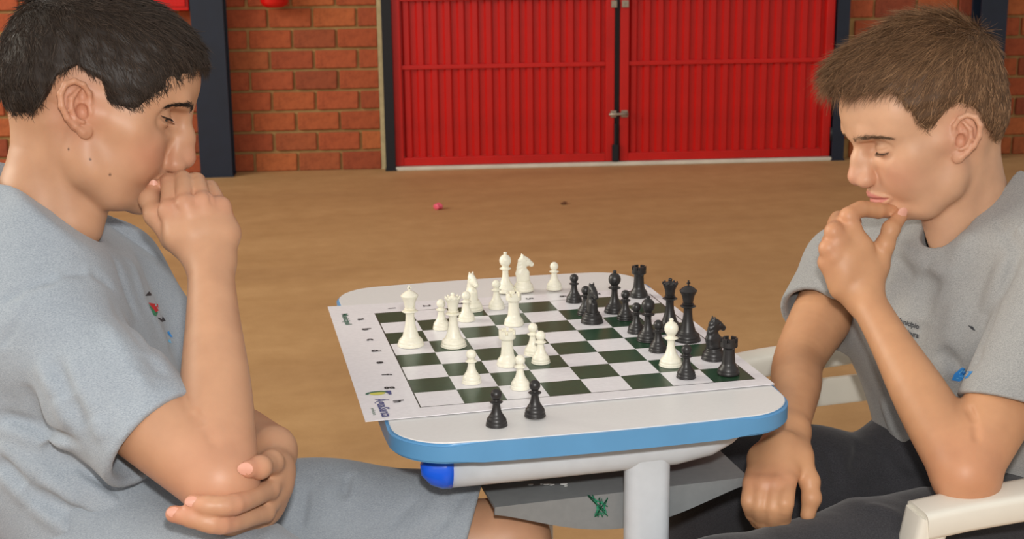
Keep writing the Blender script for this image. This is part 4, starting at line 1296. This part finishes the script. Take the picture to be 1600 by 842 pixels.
def hand(V, wrist, mcps, fingers, thumb, r=.0085, palm=None):
    """palm from the wrist to each knuckle, then separate fingers and a thumb"""
    w_ = np.array(wrist, float)
    T = V.blank()
    m = [np.array(q, float) for q in mcps]
    across = m[-1] - m[0]; across /= np.linalg.norm(across)
    for i, q in enumerate(m):
        off = across * (.020 * (i / (len(m) - 1) - .5))
        T.chain([w_ + off, w_ + off * 1.2 + (q - w_) * .5, q], [.0155, .0125, .0102], .014)
    for i in range(len(m) - 1):
        T.cap(m[i] * .85 + w_ * .15, m[i + 1] * .85 + w_ * .15, .0095, .0095, .008)
    if palm is not None:
        for q, rr in palm: T.ell(q, (rr,) * 3, .014)
    if thumb:
        T.chain([w_ * .55 + thumb[0] * .45, thumb[0]], [.014, .0135], .014)
    V.D = smin(V.D, T.D, .012)
    for i, f in enumerate(fingers):
        if f: finger(V, [m[i]] + f, r * (1.0, 1.02, .97, .86)[i])
    if thumb:
        t = [np.array(q, float) for q in thumb]
        V.chain(t, [.0135, .0115, .0102, .0088][:len(t)], .006)
        V.ell(t[-2], (.0108,) * 3, .004)

def nails(pts, mat, parent, back):
    """flat oval nail plates lying on finger tips: (centre, outward, along, half width)"""
    for c, o_, al, hw in pts:
        c = np.array(c, float); o_ = np.array(o_, float) / np.linalg.norm(o_); al = np.array(al, float); al = al - o_ * (al @ o_); al /= np.linalg.norm(al); sd = np.cross(o_, al)
        v = [c + o_ * .0006]; f = []
        for i in range(14):
            a = 2 * math.pi * i / 14
            v.append(c + al * hw * 1.25 * math.cos(a) + sd * hw * math.sin(a) - o_ * (.0002 + .35 * hw * math.sin(a) ** 2))
        for i in range(14): f.append((0, 1 + i, 1 + (i + 1) % 14))
        new_obj('fingernail', mesh_np('fingernail', np.array(v) - back, f, True), mat, parent)

def finish(voxes, name, mat, parent, back, skin=None, red=None, relax=2, extra=None):
    Vs = []; Fs = []; Cs = []; o = 0
    for V in voxes:
        P, F = V.mesh(relax)
        Vs.append(P); Fs.append(F + o); o += len(P)
        if skin is not None:
            c = np.tile(np.array(skin, float), (len(P), 1))
            if red is not None:
                for q, rr, am in getattr(V, 'red', []):
                    m = am * np.exp(-(((P - np.array(q)) / rr) ** 2).sum(1))[:, None]
                    c = c * (1 - m) + np.array(red) * m
            Cs.append(c)
    if extra:
        for P, F, C in extra:
            Vs.append(P); Fs.append(F + o); o += len(P)
            if skin is not None: Cs.append(C)
    A = np.concatenate(Vs); F = np.concatenate(Fs)
    C = np.concatenate(Cs) if skin is not None else None
    return new_obj(name, mesh_np(name, A - back, F, True, C), mat, parent)

def head_volume(H, neck_base, neck_r, throat):
    M = rot_head(*H['rot']); pos = np.array(H['pos'])
    loc = lambda q: (np.array(q, float) - pos) @ M
    nb = loc(neck_base)
    lo = np.minimum((-.12, -.11, -.125), nb - .085); hi = np.maximum((.135, .11, .135), nb + .03)
    lo[1] = min(lo[1], -.11); hi[1] = max(hi[1], .11)
    V = Vox(lo, hi, .0013)
    V.chain([(-.030, 0, -.005), (-.026, 0, -.055), nb], [.052, .049, neck_r], .01)
    V.ell((-.045, 0, -.01), (.040, .045, .045), .02)
    th = loc(throat)
    V.cap((.012, 0, -.062), th, .030, .022, .03)
    for s in (-1, 1): V.cap((-.030, s * .050, -.020), th * .8 + nb * .2 + np.array((0, s * .012, 0)), .012, .010, .018)
    sculpt_head(V, H)
    H['facefn'] = lambda y, z: V.march((.02, y, z), (1, 0, 0), 0, .12)
    H['moles'] = []
    for px in H.get('mole_px', []):
        q = V.march((CAM_P - pos) @ M, (at(*px, 1.0) - CAM_P) @ M, 1.2, 2.2, step=.0005, inside_out=False)
        if q is not None: H['moles'].append(q)
    P, F = V.mesh(2)
    C = head_tint(P, H, H['skin'], H['red'])
    return P @ M.T + pos, F, C

def decal(S, name, poly, mat, parent, back):
    """flat print on the cloth: polygon given where it is seen, laid on the shirt itself"""
    back = np.array(parent.parent.location)
    poly = [np.array(q, float) for q in poly]; dense = []
    for a, b in zip(poly, poly[1:] + poly[:1]):
        for j in range(3): dense.append(a + (b - a) * j / 3)
    c = np.mean(poly, 0); V = []; n = len(dense)
    for f in (0.02, .34, .67, 1.0):
        for q in dense:
            w_ = S.seen(*(c + (q - c) * f))
            if w_ is None: return
            d = CAM_P - w_; d /= np.linalg.norm(d); V.append(w_ + d * .0013 - back)
    F = [tuple(range(n))] + [(k * n + i, k * n + (i + 1) % n, (k + 1) * n + (i + 1) % n, (k + 1) * n + i) for k in range(3) for i in range(n)]
    new_obj(name, mesh_np(name, V, F), mat, parent)

def text_on(S, s, org, dx, dy, mat, parent, back):
    me = text_mesh(s, 1.0, .03)
    for v in me.vertices:
        w_ = S.seen(org[0] + v.co.x * dx[0] * 1.0 + v.co.y * dy[0], org[1] + v.co.x * dx[1] * 1.0 + v.co.y * dy[1])
        if w_ is None: return
        d = CAM_P - w_; d /= np.linalg.norm(d); v.co = Vector(w_ + d * .0013 - back)
    me.update()
    new_obj('print_lettering', me, mat, parent)

def collar_cut(S, a, b, c, neck, mid):
    """cut the shirt off along the plane through three points of the neckline"""
    n = np.cross(b - a, c - a); n /= np.linalg.norm(n)
    if n[2] < 0: n = -n
    S.plane_cut(a, n, np.array(neck) - (.16, .12, .09), np.array(neck) + (.16, .12, .16), .007)

# ------------------------------------------------------------ the boy on the left
def boy_left():
    H, G = HL, GL
    root = empty('person', tuple(at(215, 880, 1.62)))
    back = np.array(root.location)
    tag(root, 'dark-haired boy on the left in a grey T-shirt, fist held to his mouth', 'person', 'chess players')
    # joints
    neck = at(62, 352, 1.615); throat = at(128, 352, 1.60)
    shN = at(80, 528, 1.50); elN = at(343, 750, 1.41); wrN = at(329, 408, 1.548)
    shF = at(172, 428, 1.79); elF = at(335, 665, 1.73); wrF = at(427, 700, 1.51)
    hipN = at(200, 905, 1.55); hipF = at(225, 850, 1.70)
    knN = at(590, 1040, 1.36); knF = at(785, 850, 1.70)
    head = head_volume(H, neck, .058, throat)
    # near arm with the fist at the mouth
    A = Vox(np.minimum(np.minimum(shN, elN), wrN) - .07, np.maximum(np.maximum(shN, elN), wrN) + (.09, .14, .14), .0022)
    mid = (elN * .62 + wrN * .38)
    A.limb([shN, shN * .5 + elN * .5, elN], [.046, .0455, .0385])
    A.limb([elN, mid, elN * .25 + wrN * .75, wrN], [.0385, .0365, .0275, .0240], .005)
    m = [at(264, 330, 1.556), at(290, 321, 1.548), at(318, 317, 1.556), at(345, 324, 1.568)]
    pip = [at(265, 287, 1.584), at(286, 281, 1.581), at(308, 283, 1.588), at(329, 293, 1.598)]
    dip = [at(260, 286, 1.608), at(279, 284, 1.610), at(299, 289, 1.614), at(320, 300, 1.620)]
    tp = [at(257, 303, 1.618), at(274, 303, 1.620), at(293, 308, 1.622), at(314, 317, 1.624)]
    hand(A, wrN, m, [[pip[i], dip[i], tp[i]] for i in range(4)],
         [at(272, 372, 1.566), at(242, 336, 1.571), at(233, 312, 1.584), at(241, 294, 1.596)], .0092, palm=[(at(300, 350, 1.571), .020), (at(318, 372, 1.566), .022)])
    for q in m: A.ell(q + np.array((.0, -.001, .001)), (.0104,) * 3, .006)
    A.seen  # (keeps the volume for the creases below)
    A.fold([(303, 640), (318, 664), (338, 700)], .0050, -.0022)
    for a, b in (((277, 305), (279, 332)), ((302, 296), (304, 322)), ((324, 300), (331, 320))): A.fold([a, b], .0022, -.0016)
    A.red = [(q, .016, .35) for q in m] + [(pip[0], .014, .25), (elN, .05, .35), (at(240, 296, 1.596), .014, .4)]
    # far arm, its hand cupping the near elbow
    B = Vox(np.array((-.36, -.30, .60)), np.maximum(np.maximum(shF, elF), wrF) + (.09, .07, .07), .0022)
    B.limb([shF, shF * .5 + elF * .5, elF], [.050, .044, .036])
    B.limb([elF, elF * .55 + wrF * .45, wrF], [.036, .034, .0245], .012)
    m2 = [at(421, 764, 1.435), at(413, 800, 1.440), at(405, 815, 1.465), at(402, 818, 1.490)]
    hand(B, at(428, 715, 1.505), m2,
         [[at(366, 788, 1.372), at(325, 790, 1.362), at(301, 786, 1.366)],
          [at(345, 818, 1.372), at(300, 808, 1.366), at(272, 803, 1.372)],
          [at(362, 822, 1.425), at(332, 814, 1.420), at(312, 808, 1.425)],
          [at(370, 822, 1.465), at(345, 814, 1.462), at(328, 808, 1.465)]],
         [at(436, 732, 1.470), at(424, 722, 1.435), at(406, 730, 1.402), at(388, 733, 1.388)], .0098, palm=[(at(424, 758, 1.47), .022), (at(415, 790, 1.475), .018)])
    B.red = [(at(300, 786, 1.366), .016, .5), (at(272, 803, 1.372), .016, .6), (at(385, 733, 1.388), .016, .6), (at(366, 788, 1.372), .014, .4), (at(345, 818, 1.372), .014, .4)]
    # knees and shins below the shorts
    Lg = Vox(np.minimum(knN, knF) - (.10, .12, .42), np.maximum(knN, knF) + (.10, .12, .10), .005)
    for hp, kn in ((hipN, knN), (hipF, knF)):
        Lg.chain([hp * .25 + kn * .75, kn], [.060, .050], .02)
        ank = np.array((kn[0] + .02, kn[1], .08))
        Lg.chain([kn, kn * .7 + ank * .3 - (.015, 0, 0), ank], [.048, .050, .034], .02)
        Lg.ell(kn + (.012, 0, .004), (.042, .044, .044), .02)
    sk = (.555, .305, .18)
    finish([A, B, Lg], 'body', M_SKIN, root, back, sk, (.62, .24, .16), 2, [head])
    z = back
    nails([(at(240, 290, 1.587), at(236, 291, 1.50) - at(240, 291, 1.551), (0, 0, 1), .0052),
           (at(383, 733, 1.3785), (-.3, -1, .25), at(385, 733, 1.4) - at(410, 733, 1.4), .0062),
           (at(299, 783, 1.356), (-.1, -1, .6), (-1, 0, 0), .0050), (at(271, 800, 1.362), (-.1, -1, .5), (-1, 0, 0), .0050)], M_NAIL, root, z)
    eyes_for(H, root, z, (.05, .035, .025))
    make_hair(H, G, M_HAIR, root, 11, z)
    make_brows(H, M_HAIR, root, 12, z, (.022, .013, .009), 420)
    make_lashes(H, M_HAIR, root, z, (.012, .008, .007))
    # ---- T-shirt
    S = Vox(np.array(at(120, 600, 1.62)) - (.36, .30, .30), np.array(at(150, 400, 1.62)) + (.28, .28, .26), .003); S.pad = .06
    lat = (.08, .99, .05)
    chest = at(82, 520, 1.635); belly = at(140, 700, 1.63); pel = at(200, 870, 1.625)
    up = at(62, 405, 1.63)
    S.slab([up, chest, belly, pel], [.105, .165, .155, .160], [.078, .104, .108, .108], lat, .06)
    S.slab([at(40, 430, 1.66), at(60, 470, 1.65)], [.150, .160], [.060, .075], lat, .05)
    S.cap(at(60, 350, 1.62), at(66, 400, 1.63), .062, .085, .05)
    S.chain([at(75, 385, 1.55), shN + np.array((0, .01, .008))], [.050, .062], .05)
    S.chain([at(100, 375, 1.70), shF], [.050, .058], .05)
    hemN = at(245, 688, 1.448)
    T = S.blank()
    T.chain([shN, shN * .45 + hemN * .55, hemN + (hemN - shN) * .25], [.066, .063, .064], .02)
    T.plane_cut(hemN, (hemN - shN), S.lo, S.lo + S.res * S.n, .003)
    T.chain([shN * .12 + hemN * .88, hemN + (hemN - shN) * .3], [.052, .0585], .004, 'c')
    S.D = smin(S.D, T.D, .016)
    hemF = shF * .30 + elF * .70
    T = S.blank()
    T.chain([shF, hemF + (hemF - shF) * .2], [.062, .060], .02)
    T.plane_cut(hemF, hemF - shF, S.lo, S.lo + S.res * S.n, .003)
    T.chain([shF * .12 + hemF * .88, hemF + (hemF - shF) * .3], [.050, .054], .004, 'c')
    S.D = smin(S.D, T.D, .03)
    S.ell(at(14, 322, 1.63), (.058, .075, .052), .03)
    collar_cut(S, at(2, 250, 1.64), at(160, 380, 1.60), at(64, 322, 1.545), at(60, 352, 1.615), (at(60, 352, 1.615) + at(70, 300, 1.615)) / 2)
    S.cap(at(50, 372, 1.618), at(60, 265, 1.615), .060, .060, .006, 'c')
    S.cap(at(112, 352, 1.605), at(125, 330, 1.60), .036, .040, .003, 'c')
    # folds
    for px, w_, a_ in (([(3, 470), (40, 452), (92, 428), (140, 424), (178, 450)], .006, -.004), ([(3, 540), (30, 500), (95, 432)], .004, -.003),
                       ([(60, 560), (90, 620), (112, 670)], .010, .006), ([(80, 560), (110, 620), (128, 670)], .009, -.006), ([(105, 560), (150, 650), (160, 690)], .008, .004),
                       ([(40, 600), (70, 690), (110, 740)], .012, -.008), ([(180, 470), (230, 550), (258, 590)], .010, -.004), ([(160, 500), (205, 575), (235, 620)], .009, .004),
                       ([(0, 650), (60, 665), (120, 690)], .007, -.006), ([(0, 668), (60, 688), (110, 696)], .008, .006), ([(0, 715), (40, 760), (100, 805), (170, 835)], .008, -.008),
                       ([(0, 735), (50, 785), (110, 830)], .009, .007), ([(0, 690), (60, 745), (130, 790), (240, 800)], .010, .006), ([(110, 720), (190, 770), (262, 790)], .007, -.006),
                       ([(130, 760), (200, 800), (265, 815)], .008, .006), ([(60, 760), (150, 815), (230, 838)], .008, -.006), ([(195, 400), (225, 470), (262, 545)], .008, .004), ([(175, 400), (215, 500), (240, 560)], .009, -.004),
                       ([(250, 770), (262, 800), (255, 835)], .006, -.005)):
        S.fold(px, w_, a_)
    S.crease(at(62, 452, 1.50), at(120, 436, 1.50), .005, -.003)
    S.plane_cut(at(160, 900, 1.62), (0.3, 0, -1), S.lo, S.lo + S.res * S.n, .004)
    sh = finish([S], 'shirt', M_SHIRT_L, root, back, relax=1)
    for nm, poly, mt in (('print_triangle', [(227, 462), (233, 455), (239, 462)], M_PBLK), ('print_crest', [(232, 473), (247, 475), (248, 485), (244, 488), (238, 481)], M_PRED),
                         ('print_crest', [(232, 474), (238, 481), (244, 488), (247, 488), (245, 494), (240, 492)], M_PGRN), ('print_stroke', [(246, 496), (253, 503), (259, 501), (255, 495), (254, 494), (257, 500), (253, 501), (248, 496)], M_PBLK),
                         ('print_mark', [(261, 519), (264, 517), (267, 522), (270, 527), (266, 526)], M_PBLU), ('print_mark', [(262, 531), (266, 530), (268, 536), (264, 535)], M_PLBL)):
        decal(S, nm, poly, mt, sh, 0)
    # ---- shorts
    K = Vox(np.minimum(hipN, knN) - (.20, .14, .16), np.maximum(hipF, knF) + (.06, .14, .17), .0035); K.pad = .05
    K.slab([at(190, 800, 1.625), at(222, 880, 1.62)], [.155, .170], [.105, .120], lat, .05)
    K.chain([hipF + (0, 0, .012), hipF * .5 + knF * .5, hipF * .02 + knF * .98], [.098, .092, .086], .04)
    e1, e2 = at(756, 745, 1.70), at(728, 850, 1.66)
    nn = np.cross(e2 - e1, e1 - CAM_P); nn = nn * (1 if nn[0] > 0 else -1) / np.linalg.norm(nn)
    K.plane_cut(e1, nn, e1 - (.12, .2, .3), e1 + (.3, .2, .2), .003)
    K.chain([hipN + (0, 0, .012), hipN * .55 + knN * .45, hipN * .10 + knN * .90], [.100, .092, .084], .03)
    for px, w_, a_ in (([(470, 705), (480, 760), (470, 830)], .006, -.004), ([(500, 700), (512, 750), (505, 830)], .006, .004), ([(530, 700), (545, 740), (538, 780)], .006, -.005), ([(555, 700), (562, 735), (545, 790)], .006, .004),
                       ([(440, 740), (425, 790), (400, 842)], .008, -.005), ([(455, 745), (445, 800), (425, 842)], .008, .004), ([(600, 830), (650, 780), (690, 730)], .006, -.003), ([(630, 842), (680, 790), (710, 750)], .006, .003), ([(670, 842), (705, 800), (725, 770)], .005, -.003)):
        K.fold(px, w_, a_)
    finish([K], 'shorts', M_SHORTS, root, back, relax=1)
    return root, back

def eyes_for(H, root, back, iris):
    M = rot_head(*H['rot'])
    for s in (-1, 1):
        bm = bmesh.new(); bmesh.ops.create_uvsphere(bm, u_segments=32, v_segments=24, radius=H.get('ballr', .0122))
        me = bm_me('eye', bm, True)
        e = new_obj('eye', me, M_EYE, root)
        e.location = ball(M, H, s) - back
        f = M @ np.array((1, s * .10, H.get('look', -.25))); f /= np.linalg.norm(f)
        e.rotation_euler = Vector(f).to_track_quat('Z', 'Y').to_euler()

# ------------------------------------------------------------ the boy on the right
def boy_right():
    H, G = HR, GR
    root = empty('person', tuple(at(1500, 830, 1.95)))
    back = np.array(root.location)
    tag(root, 'brown-haired boy on the right in a grey T-shirt and dark trousers, fingers at his chin', 'person', 'chess players')
    neck = at(1518, 338, 1.915); throat = at(1478, 378, 1.888)
    shN = at(1655, 455, 1.78); elN = at(1508, 740, 1.665); wrN = at(1350, 462, 1.822)
    shF = at(1325, 420, 2.04); elF = at(1250, 558, 1.935); wrF = at(1232, 676, 1.750)
    hipN = at(1560, 850, 1.84); knN = at(1130, 948, 1.60)
    hipF = at(1430, 790, 2.02); knF = at(1085, 745, 1.90)
    head = head_volume(H, neck, .056, throat)
    A = Vox(np.minimum(elN, wrN) - (.10, .10, .07), np.maximum(shN, wrN) + (.10, .14, .16), .0022)
    A.limb([shN, shN * .5 + elN * .5, elN], [.050, .0455, .037])
    A.limb([elN, elN * .62 + wrN * .38, elN * .25 + wrN * .75, wrN], [.037, .0345, .0250, .0225], .012)
    A.ell(elN + np.array((.004, 0, -.010)), (.034, .034, .032), .012)
    m = [at(1326, 338, 1.822), at(1303, 362, 1.812), at(1294, 388, 1.814), at(1292, 410, 1.824)]
    tpI = [at(1345, 327, 1.834), at(1372, 329, 1.847), at(1394, 330, 1.858)]
    hand(A, wrN, m, [tpI,
                     [at(1310, 343, 1.852), at(1327, 342, 1.884), at(1336, 347, 1.902)],
                     [at(1300, 372, 1.857), at(1318, 376, 1.887), at(1330, 392, 1.887)],
                     [at(1298, 396, 1.860), at(1312, 402, 1.882), at(1322, 414, 1.877)]],
         [at(1372, 415, 1.832), at(1383, 382, 1.828), at(1392, 358, 1.832), at(1407, 338, 1.844)], .0104, palm=[(at(1338, 400, 1.837), .024), (at(1352, 425, 1.832), .022)])
    for q in m: A.ell(q, (.0103,) * 3, .006)
    A.fold([(1512, 635), (1524, 660), (1526, 690)], .004, -.004)
    A.red = [(q, .016, .3) for q in m] + [(elN, .05, .5), (at(1405, 338, 1.842), .015, .3)]
    B = Vox(np.minimum(wrF, shF) - (.12, .14, .20), np.maximum(shF, wrF) + (.10, .10, .07), .0022)
    B.limb([shF, shF * .5 + elF * .5, elF, elF * .6 + wrF * .4, elF * .2 + wrF * .8, wrF], [.047, .043, .0345, .0330, .0265, .0235])
    m2 = [at(1230, 752, 1.662), at(1213, 757, 1.655), at(1192, 757, 1.658), at(1174, 755, 1.668)]
    ends = [((1226, 786), (1222, 810), (1219, 824)), ((1208, 793), (1208, 818), (1208, 832)), ((1187, 790), (1191, 812), (1196, 828)), ((1170, 783), (1176, 802), (1183, 816))]
    hand(B, wrF, m2, [[at(*e[0], 1.640 + .005 * i), at(*e[1], 1.658 + .004 * i), at(*e[2], 1.672 + .003 * i)] for i, e in enumerate(ends)],
         [at(1250, 715, 1.695), at(1265, 752, 1.680), at(1268, 778, 1.672), at(1262, 804, 1.672)], .0102, palm=[(at(1215, 722, 1.69), .022), (at(1222, 700, 1.70), .022)])
    B.red = [(q, .016, .3) for q in m2]
    sk = (.60, .315, .165)
    finish([A, B], 'body', M_SKIN, root, back, sk, (.66, .26, .16), 2, [head])
    eyes_for(H, root, back, (.10, .07, .04))
    nails([(at(1411, 333, 1.834), (-.1, -1, .25), at(1407, 335, 1.79) - at(1392, 360, 1.79), .0062)], M_NAIL, root, back)
    make_hair(H, G, M_HAIR, root, 21, back)
    make_brows(H, M_HAIR, root, 22, back, (.13, .075, .04), 260)
    make_lashes(H, M_HAIR, root, back, (.06, .035, .022))
    # ---- T-shirt
    S = Vox(np.minimum(shF, at(1400, 860, 1.85)) - (.10, .22, .04), np.maximum(shN, at(1560, 300, 1.95)) + (.14, .26, .10), .003); S.pad = .06
    lat = shN - shF; lat = lat / np.linalg.norm(lat)
    up = at(1500, 400, 1.93); chest = at(1497, 520, 1.93); belly = at(1520, 650, 1.95); pel = at(1520, 800, 1.97)
    S.slab([up, chest, belly, pel], [.110, .160, .132, .145], [.078, .096, .090, .105], lat, .06)
    S.slab([at(1495, 405, 1.95), at(1495, 450, 1.95)], [.150, .165], [.060, .080], lat, .05)
    S.cap(at(1522, 330, 1.92), at(1510, 390, 1.93), .058, .085, .05)
    S.chain([at(1440, 350, 1.97), shF], [.048, .060], .05)
    S.chain([at(1580, 330, 1.87), shN], [.050, .062], .05)
    hemN = shN * .36 + elN * .64 + np.array((.012, 0, -.004))
    T = S.blank()
    T.chain([shN, hemN + (hemN - shN) * .25], [.062, .061], .02)
    T.plane_cut(hemN, (hemN - shN) / np.linalg.norm(hemN - shN) + np.array((.1, 0, -.55)), S.lo, S.lo + S.res * S.n, .003)
    T.chain([shN * .12 + hemN * .88, hemN + (hemN - shN) * .4], [.050, .055], .004, 'c')
    S.D = smin(S.D, T.D, .014)
    hemF = shF * .42 + elF * .58
    T = S.blank()
    T.chain([shF, hemF + (hemF - shF) * .3], [.062, .060], .02)
    T.plane_cut(hemF, (hemF - shF) / np.linalg.norm(hemF - shF), S.lo, S.lo + S.res * S.n, .003)
    T.chain([shF * .15 + hemF * .85, hemF + (hemF - shF) * .4], [.051, .055], .004, 'c')
    S.D = smin(S.D, T.D, .02)
    collar_cut(S, at(1444, 326, 1.935), at(1464, 391, 1.855), at(1548, 316, 1.860), at(1518, 345, 1.915), at(1520, 320, 1.915))
    S.cap(at(1512, 372, 1.918), at(1530, 260, 1.93), .0585, .062, .003, 'c')
    S.cap(at(1480, 368, 1.885), at(1484, 330, 1.885), .034, .036, .003, 'c')
    for px, w_, a_ in (([(1450, 420), (1440, 500), (1420, 560)], .014, -.009), ([(1500, 470), (1480, 560), (1460, 620)], .014, .010), ([(1590, 400), (1560, 470), (1530, 545), (1522, 570)], .007, -.009), ([(1575, 400), (1540, 490), (1505, 580)], .010, .009),
                       ([(1420, 600), (1450, 640), (1500, 660)], .010, -.009), ([(1380, 620), (1400, 680), (1440, 720)], .009, .009), ([(1375, 560), (1400, 640), (1450, 700)], .008, -.008), ([(1540, 300), (1520, 360), (1490, 420)], .012, .006),
                       ([(1280, 430), (1300, 460), (1310, 500)], .008, .006), ([(1400, 440), (1380, 480), (1375, 540)], .010, .008), ([(1395, 400), (1430, 440), (1470, 450)], .009, -.006), ([(1410, 380), (1450, 420), (1500, 430)], .009, .006),
                       ([(1470, 540), (1500, 580), (1505, 640)], .009, -.009), ([(1530, 330), (1570, 360), (1600, 400)], .009, -.006), ([(1380, 680), (1410, 720), (1450, 740)], .007, -.008)):
        S.fold(px, w_, a_)
    S.plane_cut(at(1450, 800, 1.95), (0, 0, -1), S.lo, S.lo + S.res * S.n, .004)
    sh = finish([S], 'shirt', M_SHIRT_R, root, back, relax=1)
    text_on(S, 'Municipio', (1418, 505), (9.2, 3.0), (2.8, -10.5), M_PBLK, sh, back)
    text_on(S, 'Cultura', (1421, 521), (9.2, 2.4), (2.2, -11.5), M_PBLK, sh, back)
    for nm, poly, mt in (('print_wave', [(1487, 594), (1491, 584), (1503, 574), (1508, 576), (1500, 583), (1512, 580), (1520, 580), (1512, 590), (1499, 596)], M_PBLU),
                         ('print_wave', [(1496, 585), (1504, 578), (1509, 579), (1502, 586), (1510, 584), (1503, 591), (1494, 592)], M_PLBL), ('print_mark', [(1512, 508), (1520, 510), (1524, 517), (1519, 515)], M_PBLK)):
        decal(S, nm, poly, mt, sh, back)
    # ---- trousers
    K = Vox(np.minimum(knN, knF) - (.10, .12, .45), np.maximum(hipN, hipF) + (.16, .16, .16), .004); K.pad = .05
    K.slab([at(1475, 720, 1.97), at(1505, 830, 1.97)], [.140, .165], [.095, .115], lat, .05)
    K.chain([hipF, hipF * .5 + knF * .5, knF], [.095, .085, .066], .03)
    K.chain([hipN, hipN * .5 + knN * .5, knN], [.092, .086, .072], .016)
    for kn in (knN, knF):
        K.chain([kn, np.array((kn[0] + .01, kn[1] + .01, .12))], [.072, .062], .03)
    for px, w_, a_ in (([(1265, 655), (1290, 700), (1310, 760)], .008, -.005), ([(1330, 640), (1345, 690), (1330, 740)], .009, -.006), ([(1355, 640), (1390, 690), (1430, 740)], .010, .006), ([(1290, 650), (1310, 720)], .008, .005),
                       ([(1350, 760), (1420, 745), (1470, 760)], .010, -.006), ([(1280, 790), (1350, 790), (1410, 810)], .010, .004)):
        K.fold(px, w_, a_)
    finish([K], 'trousers', M_TROUSERS, root, back, relax=1)
    return root, back
# ============================================================ people
boy_left()
boy_right()
